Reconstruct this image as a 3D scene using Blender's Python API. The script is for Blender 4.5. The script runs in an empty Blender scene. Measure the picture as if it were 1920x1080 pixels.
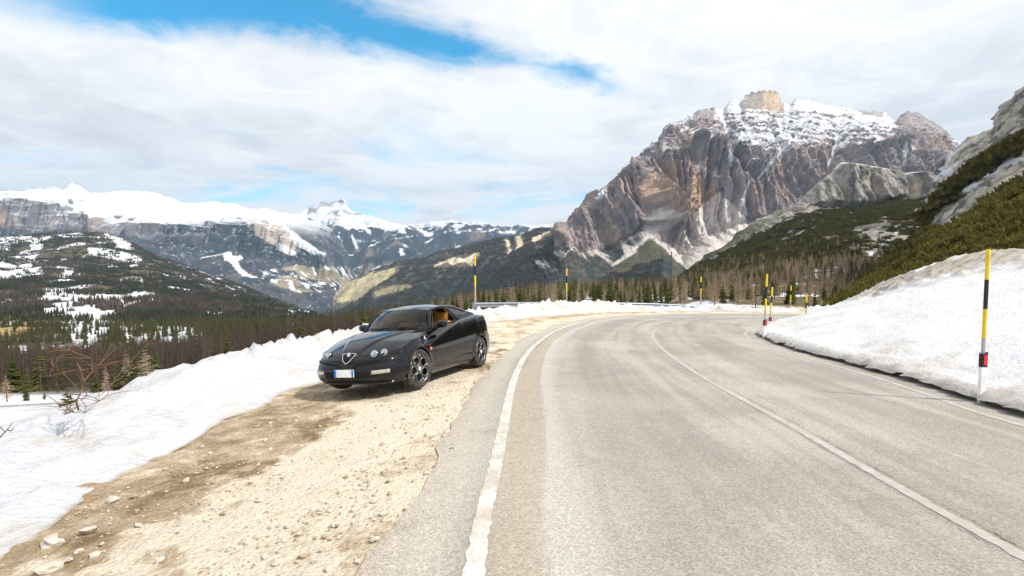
import bpy, bmesh, math, random
import numpy as np
from mathutils import Vector, Matrix
from mathutils.bvhtree import BVHTree

random.seed(7)
RNG = np.random.default_rng(11)
SC = bpy.context.scene
COL = SC.collection

# ------------------------------------------------------------------ camera
F = 1000.0                      # focal length in photo pixels (1920 wide)
TAN = 0.05                      # the road falls away at 5 %, the camera looks along it
TH = math.atan(TAN)
CT, ST = math.cos(TH), math.sin(TH)
ZC = 1.68 / CT
cam_d = bpy.data.cameras.new('camera')
cam_d.sensor_width = 36.0
cam_d.lens = 36.0 * F / 1920.0
cam_d.clip_start = 0.1
cam_d.clip_end = 80000
cam = bpy.data.objects.new('camera', cam_d)
COL.objects.link(cam)
cam.location = (0, 0, ZC)
cam.rotation_euler = (math.pi / 2 - TH, 0, 0)
SC.camera = cam

# ------------------------------------------------------------------ light
SUN_AZ, SUN_EL = math.radians(113), math.radians(48)
sun_d = bpy.data.lights.new('sun', 'SUN')
sun_d.energy = 4.2
sun_d.angle = math.radians(2.2)
sun_d.color = (1.0, 0.94, 0.86)
sun = bpy.data.objects.new('sun', sun_d)
COL.objects.link(sun)
sd = Vector((math.sin(SUN_AZ) * math.cos(SUN_EL), math.cos(SUN_AZ) * math.cos(SUN_EL), math.sin(SUN_EL)))
sun.rotation_euler = sd.to_track_quat('Z', 'Y').to_euler()
sun.location = (60, -20, 80)

world = bpy.data.worlds.new('World')
SC.world = world
world.use_nodes = True


def build_world():
    nt = world.node_tree
    nt.nodes.clear()
    N, L = nt.nodes, nt.links

    def node(t, **k):
        n = N.new(t)
        for a, b in k.items():
            setattr(n, a, b)
        return n

    def math_(op, a, b=None, c=None, clamp=False):
        n = node('ShaderNodeMath', operation=op, use_clamp=clamp)
        for i, v in enumerate((a, b, c)):
            if v is None:
                continue
            if isinstance(v, (int, float)):
                n.inputs[i].default_value = v
            else:
                L.new(v, n.inputs[i])
        return n.outputs[0]

    def smooth(v, a, b, lo=0., hi=1.):
        n = node('ShaderNodeMapRange', interpolation_type='SMOOTHSTEP')
        L.new(v, n.inputs['Value'])
        n.inputs['From Min'].default_value = a
        n.inputs['From Max'].default_value = b
        n.inputs['To Min'].default_value = lo
        n.inputs['To Max'].default_value = hi
        return n.outputs['Result']

    def noise(vec, scale, detail=6, rough=.55, dist=0.):
        n = node('ShaderNodeTexNoise')
        L.new(vec, n.inputs['Vector'])
        n.inputs['Scale'].default_value = scale
        n.inputs['Detail'].default_value = detail
        n.inputs['Roughness'].default_value = rough
        n.inputs['Distortion'].default_value = dist
        return n.outputs['Fac']

    sky = node('ShaderNodeTexSky', sky_type='NISHITA')
    sky.sun_disc = False
    sky.sun_elevation = SUN_EL
    sky.sun_rotation = SUN_AZ
    sky.altitude = 2100
    sky.air_density = 1.0
    sky.dust_density = 0.2
    sky.ozone_density = 3.0
    # a polarised, deep mountain blue
    hsv = node('ShaderNodeHueSaturation')
    hsv.inputs['Saturation'].default_value = 1.9
    hsv.inputs['Hue'].default_value = .475
    hsv.inputs['Value'].default_value = 1.8
    L.new(sky.outputs[0], hsv.inputs['Color'])
    tc = node('ShaderNodeTexCoord')
    sep = node('ShaderNodeSeparateXYZ')
    L.new(tc.outputs['Generated'], sep.inputs[0])
    X, Y, Z = sep.outputs
    zz = math_('ADD', math_('MAXIMUM', Z, 0.0), 0.10)
    px = math_('DIVIDE', X, zz)
    py = math_('DIVIDE', Y, zz)
    comb = node('ShaderNodeCombineXYZ')
    L.new(math_('MULTIPLY', px, 1.0), comb.inputs[0]); L.new(py, comb.inputs[1])
    P = comb.outputs[0]
    # cloud sheet plane coordinates; the gap in the clouds is a long slanting rift
    (ax, ay), (bx, by) = RIFT
    ln = math.hypot(bx - ax, by - ay)
    tx, ty = (bx - ax) / ln, (by - ay) / ln
    dx = math_('SUBTRACT', px, ax)
    dy = math_('SUBTRACT', py, ay)
    t = math_('ADD', math_('MULTIPLY', dx, tx / ln), math_('MULTIPLY', dy, ty / ln))
    d = math_('ADD', math_('MULTIPLY', dx, -ty), math_('MULTIPLY', dy, tx))
    n_big = noise(P, 1.3, 7, .6, .3)
    n_med = noise(P, 2.6, 9, .66, .9)
    wob = math_('MULTIPLY', math_('SUBTRACT', n_med, .5), .75)
    wob2 = math_('MULTIPLY', math_('SUBTRACT', n_big, .5), .55)
    dist = math_('ABSOLUTE', math_('ADD', d, math_('ADD', wob2, 0.0)))
    width = smooth(t, -.3, 1.15, .34, .0)
    rift = smooth(math_('ADD', math_('SUBTRACT', width, dist), math_('MULTIPLY', wob, .62)), -.10, .17)
    fade = math_('MULTIPLY', smooth(t, -.55, -.2), smooth(t, 1.25, .9))
    rift = math_('MULTIPLY', rift, fade)
    # thin places elsewhere let a little blue through, mostly low down
    thin = smooth(noise(P, .62, 8, .62, .5), .48, .66, 0., .62)
    thin = math_('MULTIPLY', thin, smooth(Z, .34, .10))
    hole = math_('MAXIMUM', rift, thin)
    # cloud body: grey bellies and bright tops
    shade = math_('ADD', math_('MULTIPLY', noise(P, .55, 6, .55, .4), .7), math_('MULTIPLY', n_med, .3))
    ramp = node('ShaderNodeValToRGB')
    ramp.color_ramp.elements[0].position = .37
    ramp.color_ramp.elements[0].color = CLOUD_DARK
    ramp.color_ramp.elements[1].position = .53
    ramp.color_ramp.elements[1].color = CLOUD_LIGHT
    L.new(shade, ramp.inputs[0])
    gain = node('ShaderNodeVectorMath', operation='SCALE')
    L.new(ramp.outputs[0], gain.inputs[0])
    gain.inputs['Scale'].default_value = CLOUD_GAIN
    mix = node('ShaderNodeMix', data_type='RGBA')
    L.new(hole, mix.inputs['Factor'])
    L.new(gain.outputs[0], mix.inputs[6])
    L.new(hsv.outputs[0], mix.inputs[7])
    bg = node('ShaderNodeBackground')
    L.new(mix.outputs[2], bg.inputs['Color'])
    bg.inputs['Strength'].default_value = 0.1
    out = node('ShaderNodeOutputWorld')
    L.new(bg.outputs[0], out.inputs['Surface'])


RIFT = ((-.83, 1.67), (.57, 2.40))
CLOUD_DARK = (.69, .71, .74, 1)
CLOUD_LIGHT = (1., 1., 1., 1)
CLOUD_GAIN = 8.4
build_world()

SC.view_settings.view_transform = 'Standard'
SC.view_settings.look = 'None'
SC.view_settings.exposure = 0.42
SC.view_settings.gamma = 1.0
SC.view_settings.use_curve_mapping = False
SC.render.engine = 'CYCLES'
SC.cycles.max_bounces = 7
SC.cycles.transparent_max_bounces = 12
SC.cycles.volume_bounces = 0
SC.cycles.use_denoising = True
SC.cycles.sample_clamp_indirect = 8.0


# ------------------------------------------------------------------ geometry of the view
def ray(u, v):
    a = (np.asarray(u, float) - 960.0) / F
    c = -(np.asarray(v, float) - 540.0) / F
    return a, CT + c * ST, -ST + c * CT


def PT(u, v, D):
    """point seen at photo pixel (u, v) at world distance y = D"""
    a, b, c = ray(u, v)
    t = np.asarray(D, float) / b
    return np.stack([a * t, b * t, ZC + c * t], -1)


def GP(u, v, h=0.0):
    """point seen at (u, v), h metres above the sloping road plane"""
    a, b, c = ray(u, v)
    t = (h - ZC) / (c + TAN * b)
    return np.stack([a * t, b * t, ZC + c * t], -1)


def PROJ(p):
    x, y, z = p[..., 0], p[..., 1], p[..., 2] - ZC
    d = np.maximum(y * CT - z * ST, 1e-3)
    up = y * ST + z * CT
    return 960 + F * x / d, 540 - F * up / d


def poly(pts, u):
    p = np.array(pts, float)
    return np.interp(u, p[:, 0], p[:, 1])


def sstep(a, b, x):
    t = np.clip((np.asarray(x, float) - a) / (b - a), 0, 1)
    return t * t * (3 - 2 * t)


# ------------------------------------------------------------------ noise
_pr = np.random.default_rng(5)
_PERM = np.concatenate([_pr.permutation(256)] * 3)
_G = _pr.normal(size=(256, 3))
_G /= np.linalg.norm(_G, axis=1)[:, None]


def perlin(x, y, z):
    x, y, z = np.broadcast_arrays(np.asarray(x, float), np.asarray(y, float), np.asarray(z, float))
    xi, yi, zi = np.floor(x), np.floor(y), np.floor(z)
    fx, fy, fz = x - xi, y - yi, z - zi
    xi, yi, zi = xi.astype(int) & 255, yi.astype(int) & 255, zi.astype(int) & 255
    w = lambda t: t * t * t * (t * (t * 6 - 15) + 10)
    u, v, s = w(fx), w(fy), w(fz)
    res = 0
    for i in (0, 1):
        for j in (0, 1):
            for k in (0, 1):
                g = _G[_PERM[_PERM[_PERM[xi + i] + yi + j] + zi + k]]
                dot = g[..., 0] * (fx - i) + g[..., 1] * (fy - j) + g[..., 2] * (fz - k)
                res = res + dot * (u if i else 1 - u) * (v if j else 1 - v) * (s if k else 1 - s)
    return res * 1.5


def fbm(x, y, z=0.0, o=5, gain=.5, lac=2.03):
    r, a = 0, 1.0
    for k in range(o):
        r = r + a * perlin(x + 17.3 * k, y - 9.1 * k, z + 3.7 * k)
        x, y, z, a = x * lac, y * lac, z * lac, a * gain
    return r


def ridged(x, y, z=0.0, o=5, gain=.5, lac=2.05):
    r, a = 0, 1.0
    for k in range(o):
        n = 1 - np.abs(perlin(x + 11.3 * k, y - 5.1 * k, z + 7.7 * k)) * 2
        r = r + a * n
        x, y, z, a = x * lac, y * lac, z * lac, a * gain
    return r


def inpoly(u, v, pts):
    pts = np.array(pts, float)
    inside = np.zeros(np.shape(u), bool)
    x0, y0 = pts[-1]
    for x1, y1 in pts:
        c = ((y1 > v) != (y0 > v)) & (u < (x0 - x1) * (v - y1) / (y0 - y1 + 1e-12) + x1)
        inside ^= c
        x0, y0 = x1, y1
    return inside


def polydist(x, y, pts):
    """distance to an open polyline, signed (+ on its right side), and the arc length of the nearest point"""
    pts = np.array(pts, float)
    best = np.full(np.shape(x), 1e18); sg = np.zeros(np.shape(x)); al = np.zeros(np.shape(x)); acc = 0.
    for (ax, ay), (bx, by) in zip(pts[:-1], pts[1:]):
        dx, dy = bx - ax, by - ay
        l2 = dx * dx + dy * dy
        t = np.clip(((x - ax) * dx + (y - ay) * dy) / l2, 0, 1)
        ex, ey = x - ax - t * dx, y - ay - t * dy
        d2 = ex * ex + ey * ey
        m = d2 < best
        best = np.where(m, d2, best)
        sg = np.where(m, np.where(dx * ey - dy * ex < 0, 1., -1.), sg)
        al = np.where(m, acc + t * math.sqrt(l2), al)
        acc += math.sqrt(l2)
    return np.sqrt(best) * sg, al


def catmull(pts, n):
    p = np.array(pts, float)
    P = np.vstack([2 * p[0] - p[1], p, 2 * p[-1] - p[-2]])
    d = np.r_[0, np.cumsum(np.linalg.norm(np.diff(p, axis=0), axis=1))]
    q = np.linspace(0, d[-1], n)
    i = np.clip(np.searchsorted(d, q, 'right') - 1, 0, len(p) - 2)
    t = ((q - d[i]) / (d[i + 1] - d[i]))[:, None]
    p0, p1, p2, p3 = P[i], P[i + 1], P[i + 2], P[i + 3]
    m1 = (p2 - p0) / 2
    m2 = (p3 - p1) / 2
    # keep tangents short against uneven spacing
    seg = np.linalg.norm(p2 - p1, axis=1)[:, None]
    for m in (m1, m2):
        l = np.linalg.norm(m, axis=1)[:, None]
        m *= np.minimum(1, seg / np.maximum(l, 1e-9))
    return ((2 * t**3 - 3 * t**2 + 1) * p1 + (t**3 - 2 * t**2 + t) * m1 + (-2 * t**3 + 3 * t**2) * p2 + (t**3 - t**2) * m2)


# ------------------------------------------------------------------ materials
class NT:
    def __init__(self, name):
        self.m = bpy.data.materials.new(name)
        self.m.use_nodes = True
        self.t = self.m.node_tree
        self.t.nodes.clear()
        self.out = self.n('ShaderNodeOutputMaterial')

    def n(self, typ, ins=None, **k):
        x = self.t.nodes.new(typ)
        for a, b in k.items():
            setattr(x, a, b)
        for a, b in (ins or {}).items():
            self.set(x, a, b)
        return x

    def set(self, x, a, b):
        s = x.inputs[a]
        if isinstance(b, bpy.types.NodeSocket):
            self.t.links.new(b, s)
        elif isinstance(b, bpy.types.Node):
            self.t.links.new(b.outputs[0], s)
        else:
            s.default_value = b

    def mth(self, op, a, b=0.0, clamp=False):
        return self.n('ShaderNodeMath', {0: a, 1: b}, operation=op, use_clamp=clamp).outputs[0]

    def rng(self, v, a, b, lo=0., hi=1.):
        return self.n('ShaderNodeMapRange', {'Value': v, 'From Min': a, 'From Max': b, 'To Min': lo, 'To Max': hi}, interpolation_type='SMOOTHSTEP').outputs['Result']

    def mix(self, f, a, b, blend='MIX'):
        return self.n('ShaderNodeMix', {'Factor': f, 6: a, 7: b}, data_type='RGBA', blend_type=blend).outputs[2]

    def noise(self, vec, scale, detail=5, rough=.55, dist=0.):
        return self.n('ShaderNodeTexNoise', {'Vector': vec, 'Scale': scale, 'Detail': detail, 'Roughness': rough, 'Distortion': dist}).outputs['Fac']

    def bump(self, h, strength, dist, normal=None):
        d = {'Height': h, 'Strength': strength, 'Distance': dist}
        if normal is not None:
            d['Normal'] = normal
        return self.n('ShaderNodeBump', d).outputs[0]

    def bsdf(self, **k):
        p = self.n('ShaderNodeBsdfPrincipled', {a.replace('_', ' '): b for a, b in k.items()})
        self.t.links.new(p.outputs[0], self.out.inputs['Surface'])
        return p


def rgb(*c):
    return (c[0], c[1], c[2], 1.0)


def flat(name, c, rough=.5, metal=0., coat=0., spec=.5):
    t = NT(name)
    co = t.n('ShaderNodeTexCoord').outputs['Object']
    n = t.noise(co, 9., 3)
    t.bsdf(Base_Color=t.mix(t.rng(n, .3, .7), rgb(*[x * .9 for x in c]), rgb(*[min(1, x * 1.1) for x in c])), Roughness=rough, Metallic=metal, Coat_Weight=coat, Coat_Roughness=.03, Specular_IOR_Level=spec)
    return t.m


def terrain_mat(name, scale, bump=.6, dist=2., rough=.95, var=.35):
    """base colour from the mesh's colour attribute, broken up by fine noise"""
    t = NT(name)
    at = t.n('ShaderNodeAttribute', attribute_name='Col').outputs['Color']
    co = t.n('ShaderNodeNewGeometry').outputs['Position']
    a = t.noise(co, scale, 7, .65)
    b = t.noise(co, scale * 7, 4, .6)
    f = t.mth('ADD', t.mth('MULTIPLY', a, .6), t.mth('MULTIPLY', b, .4))
    k = t.rng(f, .3, .7, 1 - var, 1 + var)
    col = t.n('ShaderNodeVectorMath', {0: at, 'Scale': k}, operation='SCALE').outputs[0]
    t.bsdf(Base_Color=col, Roughness=rough, Specular_IOR_Level=.15, Normal=t.bump(f, bump, dist))
    return t.m


def rock_mat(name, scale, bump, dist, var, stretch=.4):
    """weathered rock: colour attribute with streaks down the face, cracks and fine relief"""
    t = NT(name)
    at = t.n('ShaderNodeAttribute', attribute_name='Col').outputs['Color']
    co = t.n('ShaderNodeNewGeometry').outputs['Position']
    st = t.n('ShaderNodeMapping', {'Vector': co, 'Scale': (1, 1, stretch)}).outputs[0]
    a = t.noise(st, scale, 8, .68, .3)
    b = t.noise(st, scale * 5, 6, .68, .2)
    v = t.n('ShaderNodeTexVoronoi', {'Vector': st, 'Scale': scale * 3.2, 'Randomness': 1.}, feature='DISTANCE_TO_EDGE').outputs['Distance']
    f = t.mth('ADD', t.mth('MULTIPLY', a, .5), t.mth('MULTIPLY', b, .5))
    bare = t.rng(t.n('ShaderNodeRGBToBW', {0: at}).outputs[0], .57, .48)     # snow stays even and soft
    k = t.mth('ADD', 1.0, t.mth('MULTIPLY', t.rng(f, .32, .68, -var, var), t.mth('ADD', .12, t.mth('MULTIPLY', bare, .88))))
    col = t.n('ShaderNodeVectorMath', {0: at, 'Scale': k}, operation='SCALE').outputs[0]
    h = t.mth('ADD', t.mth('ADD', a, t.mth('MULTIPLY', b, .5)), t.mth('MULTIPLY', t.rng(v, 0., .12), .12))
    t.bsdf(Base_Color=col, Roughness=.95, Specular_IOR_Level=.15, Normal=t.bump(h, t.mth('MULTIPLY', bump, t.mth('ADD', .25, t.mth('MULTIPLY', bare, .75))), dist))
    return t.m


# ------------------------------------------------------------------ objects
def tag(o, label=None, cat=None, group=None, kind=None):
    if label: o['label'] = label
    if cat: o['category'] = cat
    if group: o['group'] = group
    if kind: o['kind'] = kind
    return o


def obj(name, data, parent=None):
    o = bpy.data.objects.new(name, data)
    COL.objects.link(o)
    if parent is not None:
        o.parent = parent
    return o


def empty(name, loc, mat=None):
    o = obj(name, None)
    o.empty_display_size = .2
    if mat is not None:
        o.matrix_world = mat
    else:
        o.location = loc
    return o


def np_mesh(name, V, faces, mats, col=None, smooth=True, midx=None, uv=None):
    """faces: (n,3) or (n,4) int array"""
    V = np.asarray(V, np.float32)
    faces = np.asarray(faces, np.int32)
    k = faces.shape[1]
    me = bpy.data.meshes.new(name)
    me.vertices.add(len(V)); me.vertices.foreach_set('co', V.ravel())
    me.loops.add(faces.size); me.loops.foreach_set('vertex_index', faces.ravel())
    me.polygons.add(len(faces))
    me.polygons.foreach_set('loop_start', np.arange(0, faces.size, k, dtype=np.int32))
    me.polygons.foreach_set('use_smooth', np.full(len(faces), smooth))
    for m in (mats if isinstance(mats, (list, tuple)) else [mats]):
        me.materials.append(m)
    if midx is not None:
        me.polygons.foreach_set('material_index', np.asarray(midx, np.int32))
    me.update(calc_edges=True)
    if col is not None:
        a = me.attributes.new('Col', 'FLOAT_COLOR', 'POINT')
        c = np.ones((len(V), 4), np.float32); c[:, :3] = np.clip(col, 0, 1)
        a.data.foreach_set('color', c.ravel())
    if uv is not None:
        a = me.attributes.new('lane', 'FLOAT_VECTOR', 'POINT')
        a.data.foreach_set('vector', np.asarray(uv, np.float32).ravel())
    me.validate()
    return me


def grid_faces(ni, nj):
    i, j = np.meshgrid(np.arange(ni - 1), np.arange(nj - 1), indexing='ij')
    a = (i * nj + j).ravel()
    return np.stack([a, a + nj, a + nj + 1, a + 1], -1)


def grid_normals(P):
    du = np.gradient(P, axis=0); dv = np.gradient(P, axis=1)
    n = np.cross(du, dv)
    n /= np.linalg.norm(n, axis=-1, keepdims=True) + 1e-9
    return np.where(n[..., 2:3] < 0, -n, n)


def tube_bm(V, Fc, pts, rad, n=5):
    """append a tapered tube along pts"""
    pts = [np.asarray(p, float) for p in pts]
    o = len(V)
    for i, p in enumerate(pts):
        d = pts[min(i + 1, len(pts) - 1)] - pts[max(i - 1, 0)]
        d = d / (np.linalg.norm(d) + 1e-9)
        a = np.cross(d, (0, 0, 1.)) if abs(d[2]) < .9 else np.cross(d, (1., 0, 0))
        a /= np.linalg.norm(a); b = np.cross(d, a)
        for k in range(n):
            t = 2 * math.pi * k / n
            V.append(p + rad[i] * (a * math.cos(t) + b * math.sin(t)))
    for i in range(len(pts) - 1):
        for k in range(n):
            a, b = o + i * n + k, o + i * n + (k + 1) % n
            Fc.append((a, b, b + n)); Fc.append((a, b + n, a + n))



# ================================================================== mountains and valley
def sheet(u0, u1, nu, rows, segs, back=((.25, .35), (.8, 1.2))):
    """A hill surface: rows are (v polyline, distance polyline) from its foot to its ridge, segs the number of
    samples between them; behind the ridge it falls away again.  Returns points (nu, nb, 3), U, V and ridge index."""
    U = np.linspace(u0, u1, nu)
    R = []
    for vp, dp in rows:
        v = poly(vp, U) if isinstance(vp, (list, tuple)) else np.full(nu, float(vp))
        d = poly(dp, U) if isinstance(dp, (list, tuple)) else np.full(nu, float(dp))
        R.append(PT(U, v, d))
    cols = []
    for k, s in enumerate(segs):
        for i in range(s):
            t = i / s
            cols.append(R[k] * (1 - t) + R[k + 1] * t)
    cols.append(R[-1])
    ridge = len(cols) - 1
    top, base = R[-1], R[0]
    h = np.maximum(top[:, 2] - base[:, 2], 20)[:, None]
    for drop, run in back:
        q = top.copy()
        q[:, 1:2] += h * run
        q[:, 0:1] *= q[:, 1:2] / top[:, 1:2]
        q[:, 2:3] -= h * drop
        cols.append(q)
    P = np.stack(cols, 1)
    # soften the creases where the rows meet
    for _ in range(2):
        P[:, 1:ridge, :] = .5 * P[:, 1:ridge, :] + .25 * (P[:, :ridge - 1, :] + P[:, 2:ridge + 1, :])
    return P, ridge


SHEETS = {}


def finish_sheet(name, P, col, mat, label, cat='mountain', flip=False):
    nu, nb = P.shape[:2]
    me = np_mesh(name, P.reshape(-1, 3), grid_faces(nu, nb), mat, col.reshape(-1, 3))
    o = tag(obj(name, me), label, cat, None, 'structure')
    SHEETS[name] = P
    return o


def blend(base, c, m):
    return base * (1 - m[..., None]) + np.asarray(c, float) * m[..., None]


def fill(P, c):
    return np.broadcast_to(np.asarray(c, float), P.shape).copy()


SNOW = (.60, .62, .66)
MAT_FAR = terrain_mat('far_slope', .004, .6, 22., var=.25)
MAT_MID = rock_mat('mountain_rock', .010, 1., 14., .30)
MAT_SLOPE = terrain_mat('far_wood_slope', .012, .8, 8., var=.30)
MAT_NEAR = rock_mat('hillside', .09, 1., 1.4, .35, 1.0)
MAT_FOREST = terrain_mat('forest_floor', .06, .7, 2., var=.35)


def make_terrain():
    # ---- one sheet under everything, out to the horizon
    nr, na = 24, 96
    r = np.r_[0, np.geomspace(900, 18000, nr - 1)]
    a = np.linspace(0, 2 * math.pi, na)
    A, Rr = np.meshgrid(a, r, indexing='ij')
    z = -760 + 0 * Rr
    P = np.stack([Rr * np.cos(A), Rr * np.sin(A), z], -1)
    finish_sheet('valley_ground', P, fill(P, (.06, .07, .05)), MAT_FAR, 'dark valley floor far below the pass', 'ground')

    # ---- snowy peak on the skyline
    P, k = sheet(500, 1330, 340, [(485, 10500), ([(500, 452), (700, 450), (1330, 462)], 12500),
        ([(500, 404), (560, 405), (578, 404), (584, 396), (596, 388), (606, 384), (614, 381), (622, 382), (630, 378), (640, 377), (646, 373), (652, 377), (660, 388), (668, 397), (690, 405),
          (715, 411), (740, 419), (770, 424), (800, 421), (830, 416), (850, 414), (875, 418), (890, 416), (915, 421), (935, 427), (960, 424), (1000, 424), (1060, 420), (1330, 425)], 14500)], [30, 90])
    x, y, zz = P[..., 0] / 900, P[..., 1] / 900, P[..., 2] / 900
    w = np.clip(np.arange(P.shape[1]) / 60, 0, 1)
    P[..., 1] -= 330 * ridged(x * 1.3, y * .35, zz * .5, 5) * w
    P[..., 2] += 26 * fbm(x * 4, y * 2, zz, 4)
    n = grid_normals(P); u, v = PROJ(P)
    peak = ((u > 578) & (u < 720)).astype(float) * sstep(418, 408, v)
    rock = sstep(.20, -.15, fbm(x * 3, y, zz * 3, 5) + .9 * (n[..., 2] - .52) + .25 * sstep(628, 655, u)) * peak
    c = fill(P, SNOW)
    c = blend(c, (.24, .20, .20), np.clip(rock * .9, 0, 1))
    low = sstep(428, 440, v + 5 * fbm(x * 6, y, zz, 3))
    c = blend(c, (.055, .07, .075), low)
    finish_sheet('distant_peak', P, c, MAT_FAR, 'snow covered pointed peak and white ridge on the far skyline')

    # ---- wooded blue hills beyond the valley
    P, k = sheet(540, 1120, 330, [(560, 6600), ([(540, 490), (700, 480), (1120, 490)], 8200), ([(540, 452), (700, 452), (1120, 456)], 9400),
        ([(540, 418), (580, 424), (620, 428), (650, 431), (680, 437), (720, 442), (745, 442), (770, 436), (800, 428), (850, 423), (880, 424), (920, 426), (960, 428), (1000, 432), (1060, 438), (1120, 445)], 10800)], [40, 45, 45])
    x, y, zz = P[..., 0] / 1000, P[..., 1] / 1000, P[..., 2] / 1000
    w = np.sin(np.clip(np.arange(P.shape[1]) / 130, 0, 1) * math.pi) ** .6
    P[..., 2] += 210 * (ridged(x * 1.1, y * .55, 0, 5) - .4) * w + 14 * fbm(x * 9, y * 9, 0, 3)
    n = grid_normals(P); u, v = PROJ(P)
    f = fbm(x * 2.5, y * 1.8, 0, 5)
    c = fill(P, (.026, .038, .050))
    c = blend(c, (.13, .11, .10), sstep(.2, .45, f + .3 * fbm(x * 11, y * 9, 0, 3)))
    c = blend(c, SNOW, sstep(.30, .5, fbm(x * 4 + 9, y * 3, 0, 5) + .35 * sstep(445, 425, v) + .12 * sstep(.8, .95, n[..., 2]) - .12))
    c = blend(c, SNOW, .85 * sstep(3, 0, np.abs(v - (poly([(700, 452), (850, 433), (1000, 438)], u)))) * sstep(.0, .3, fbm(x * 9, y * 7, 0, 3)))
    c = blend(c, (.30, .27, .18), sstep(500, 520, v + 10 * f) * sstep(.0, .25, fbm(x * 5, y * 5, 3, 4)) * .9)
    finish_sheet('far_hills', P, c, MAT_FAR, 'dark blue wooded hills beyond the valley village', 'hills')

    # ---- long snowy massif on the left
    P, k = sheet(-420, 700, 520, [
        ([(-420, 520), (300, 520), (450, 545), (560, 590), (700, 640)], 4600),
        ([(-420, 450), (0, 447), (150, 447), (250, 452), (400, 470), (500, 478), (560, 500), (620, 540), (700, 620)], 5800),
        ([(-420, 378), (0, 378), (80, 372), (150, 388), (165, 402), (250, 418), (350, 424), (450, 420), (500, 418), (545, 436), (600, 460), (640, 500), (700, 610)], 6400),
        ([(-420, 350), (-100, 345), (0, 362), (20, 357), (40, 362), (55, 356), (80, 358), (100, 352), (115, 358), (127, 351), (136, 348), (150, 350), (160, 358), (175, 364), (200, 363), (240, 362),
          (290, 362), (305, 368), (335, 377), (370, 382), (395, 380), (420, 380), (440, 383), (470, 391), (500, 393), (520, 397), (545, 402), (570, 402), (590, 412), (620, 432), (650, 470), (675, 520), (700, 600)], 8000)],
        [50, 90, 80])
    x, y, zz = P[..., 0] / 700, P[..., 1] / 700, P[..., 2] / 700
    j = np.arange(P.shape[1])
    cliff = np.clip(1 - np.abs(j - 120) / 75, 0, 1)
    P[..., 1] -= (230 * ridged(x * 1.7, zz * .35, 0, 6) + 60 * ridged(x * 7, zz, 0, 4)) * cliff
    P[..., 2] += 45 * ridged(zz * 6 + .4 * fbm(x, y, 0, 3), x * .4, 0, 3) * cliff
    P[..., 2] += (26 * fbm(x * 3, y * 2.4, 0, 6)) + 34 * (ridged(x * 1.4 + 3, y * .9, 0, 5) - .9) * sstep(110, 160, j) + 40 * fbm(x * 1.2, y * 1.2, 0, 3) * np.clip(1 - j / 150, .0, 1)
    n = grid_normals(P); u, v = PROJ(P)
    f1 = fbm(x * 3, y * 2, zz * 3, 5); f2 = fbm(x * 14, y * 9, zz * 14, 4)
    c = fill(P, (.030, .040, .052))                                     # forest on the lower slopes
    c = blend(c, (.105, .088, .090), sstep(-.1, .5, f1 + .5 * f2) * .55)
    ct = poly([(-420, 380), (0, 378), (80, 372), (160, 392), (250, 412), (350, 420), (450, 415), (520, 410), (1000, 440)], u)
    cb = poly([(-420, 420), (0, 425), (150, 430), (200, 440), (250, 436), (300, 436), (1000, 436)], u)
    rock = sstep(ct - 4, ct + 4, v + 5 * f1) * sstep(cb + 12, cb - 8, v + 9 * f1) * sstep(330, 240, u)
    rc = blend(fill(P, (.16, .145, .155)), (.30, .225, .18), sstep(.0, .45, fbm(x * 6, y * 3, zz * 3, 4)))
    c = blend(c, rc, rock[..., None][..., 0] * 1.0)
    # pale cliff and its scree fans
    pc = inpoly(u + 3 * f1, v + 3 * f2, [(455, 412), (490, 405), (525, 404), (548, 440), (565, 470), (545, 478), (520, 462), (495, 452), (468, 430)])
    c = blend(c, blend(fill(P, (.36, .31, .27)), (.20, .18, .18), sstep(.0, .5, fbm(x * 12, 0, zz * 2, 4))), pc * 1.)
    s = sstep(.50, .74, n[..., 2] + .22 * f1 + .10 * f2) * .9
    high = sstep(455, 400, v + 8 * f1)
    sn = np.clip(s * high * 1.2, 0, 1)
    plateau = sstep(6, -6, v - ct + 7 * f1 + 4 * f2)
    sn = np.maximum(sn, plateau * sstep(.15, .5, n[..., 2] + .30 + .18 * f2) * (1 - .85 * sstep(.16, .40, fbm(x * 6 + 4, y * 4, zz * 9, 5) + .45 * (.9 - n[..., 2]))))
    sn = np.maximum(sn, .6 * sstep(.46, .75, fbm(x * 22, y * 14, zz * 22, 5) + .30 * fbm(x * 3, y * 3, 8, 3) + .16 * sstep(500, 430, v)) * .75)
    for pg in ([(545, 430), (556, 440), (600, 470), (612, 477), (585, 476), (556, 460), (541, 446)], [(515, 452), (540, 462), (556, 476), (545, 480), (520, 468)]):
        sn = np.maximum(sn, inpoly(u + 3 * f1, v + 2 * f2, pg) * .95)
    c = blend(c, SNOW, np.clip(sn - .9 * rock * sstep(.75, .5, n[..., 2]), 0, 1))
    piste = inpoly(u + 1.5 * f1, v + 1.5 * f2, [(417, 474), (432, 472), (438, 480), (452, 478), (456, 484), (447, 490), (450, 502), (465, 513), (482, 520), (470, 521), (449, 513), (440, 503), (432, 492), (420, 488)])
    c = blend(c, SNOW, piste * 1.)
    c = blend(c, SNOW, .9 * sstep(1.3, .4, np.abs(v - poly([(375, 484), (420, 476)], u))) * ((u > 376) & (u < 420)))
    valley = inpoly(u + 6 * f1, v + 4 * f2, [(470, 512), (520, 505), (560, 498), (640, 500), (700, 520), (660, 545), (560, 548), (500, 530)])
    c = blend(c, (.27, .23, .15), valley * sstep(-.2, .2, f1) * .85)
    c = blend(c, SNOW, valley * sstep(.18, .4, fbm(x * 7 + 5, y * 7, 0, 4)))
    finish_sheet('snow_massif', P, c, MAT_FAR, 'long snow covered plateau mountain with brown cliffs across the valley')

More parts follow.
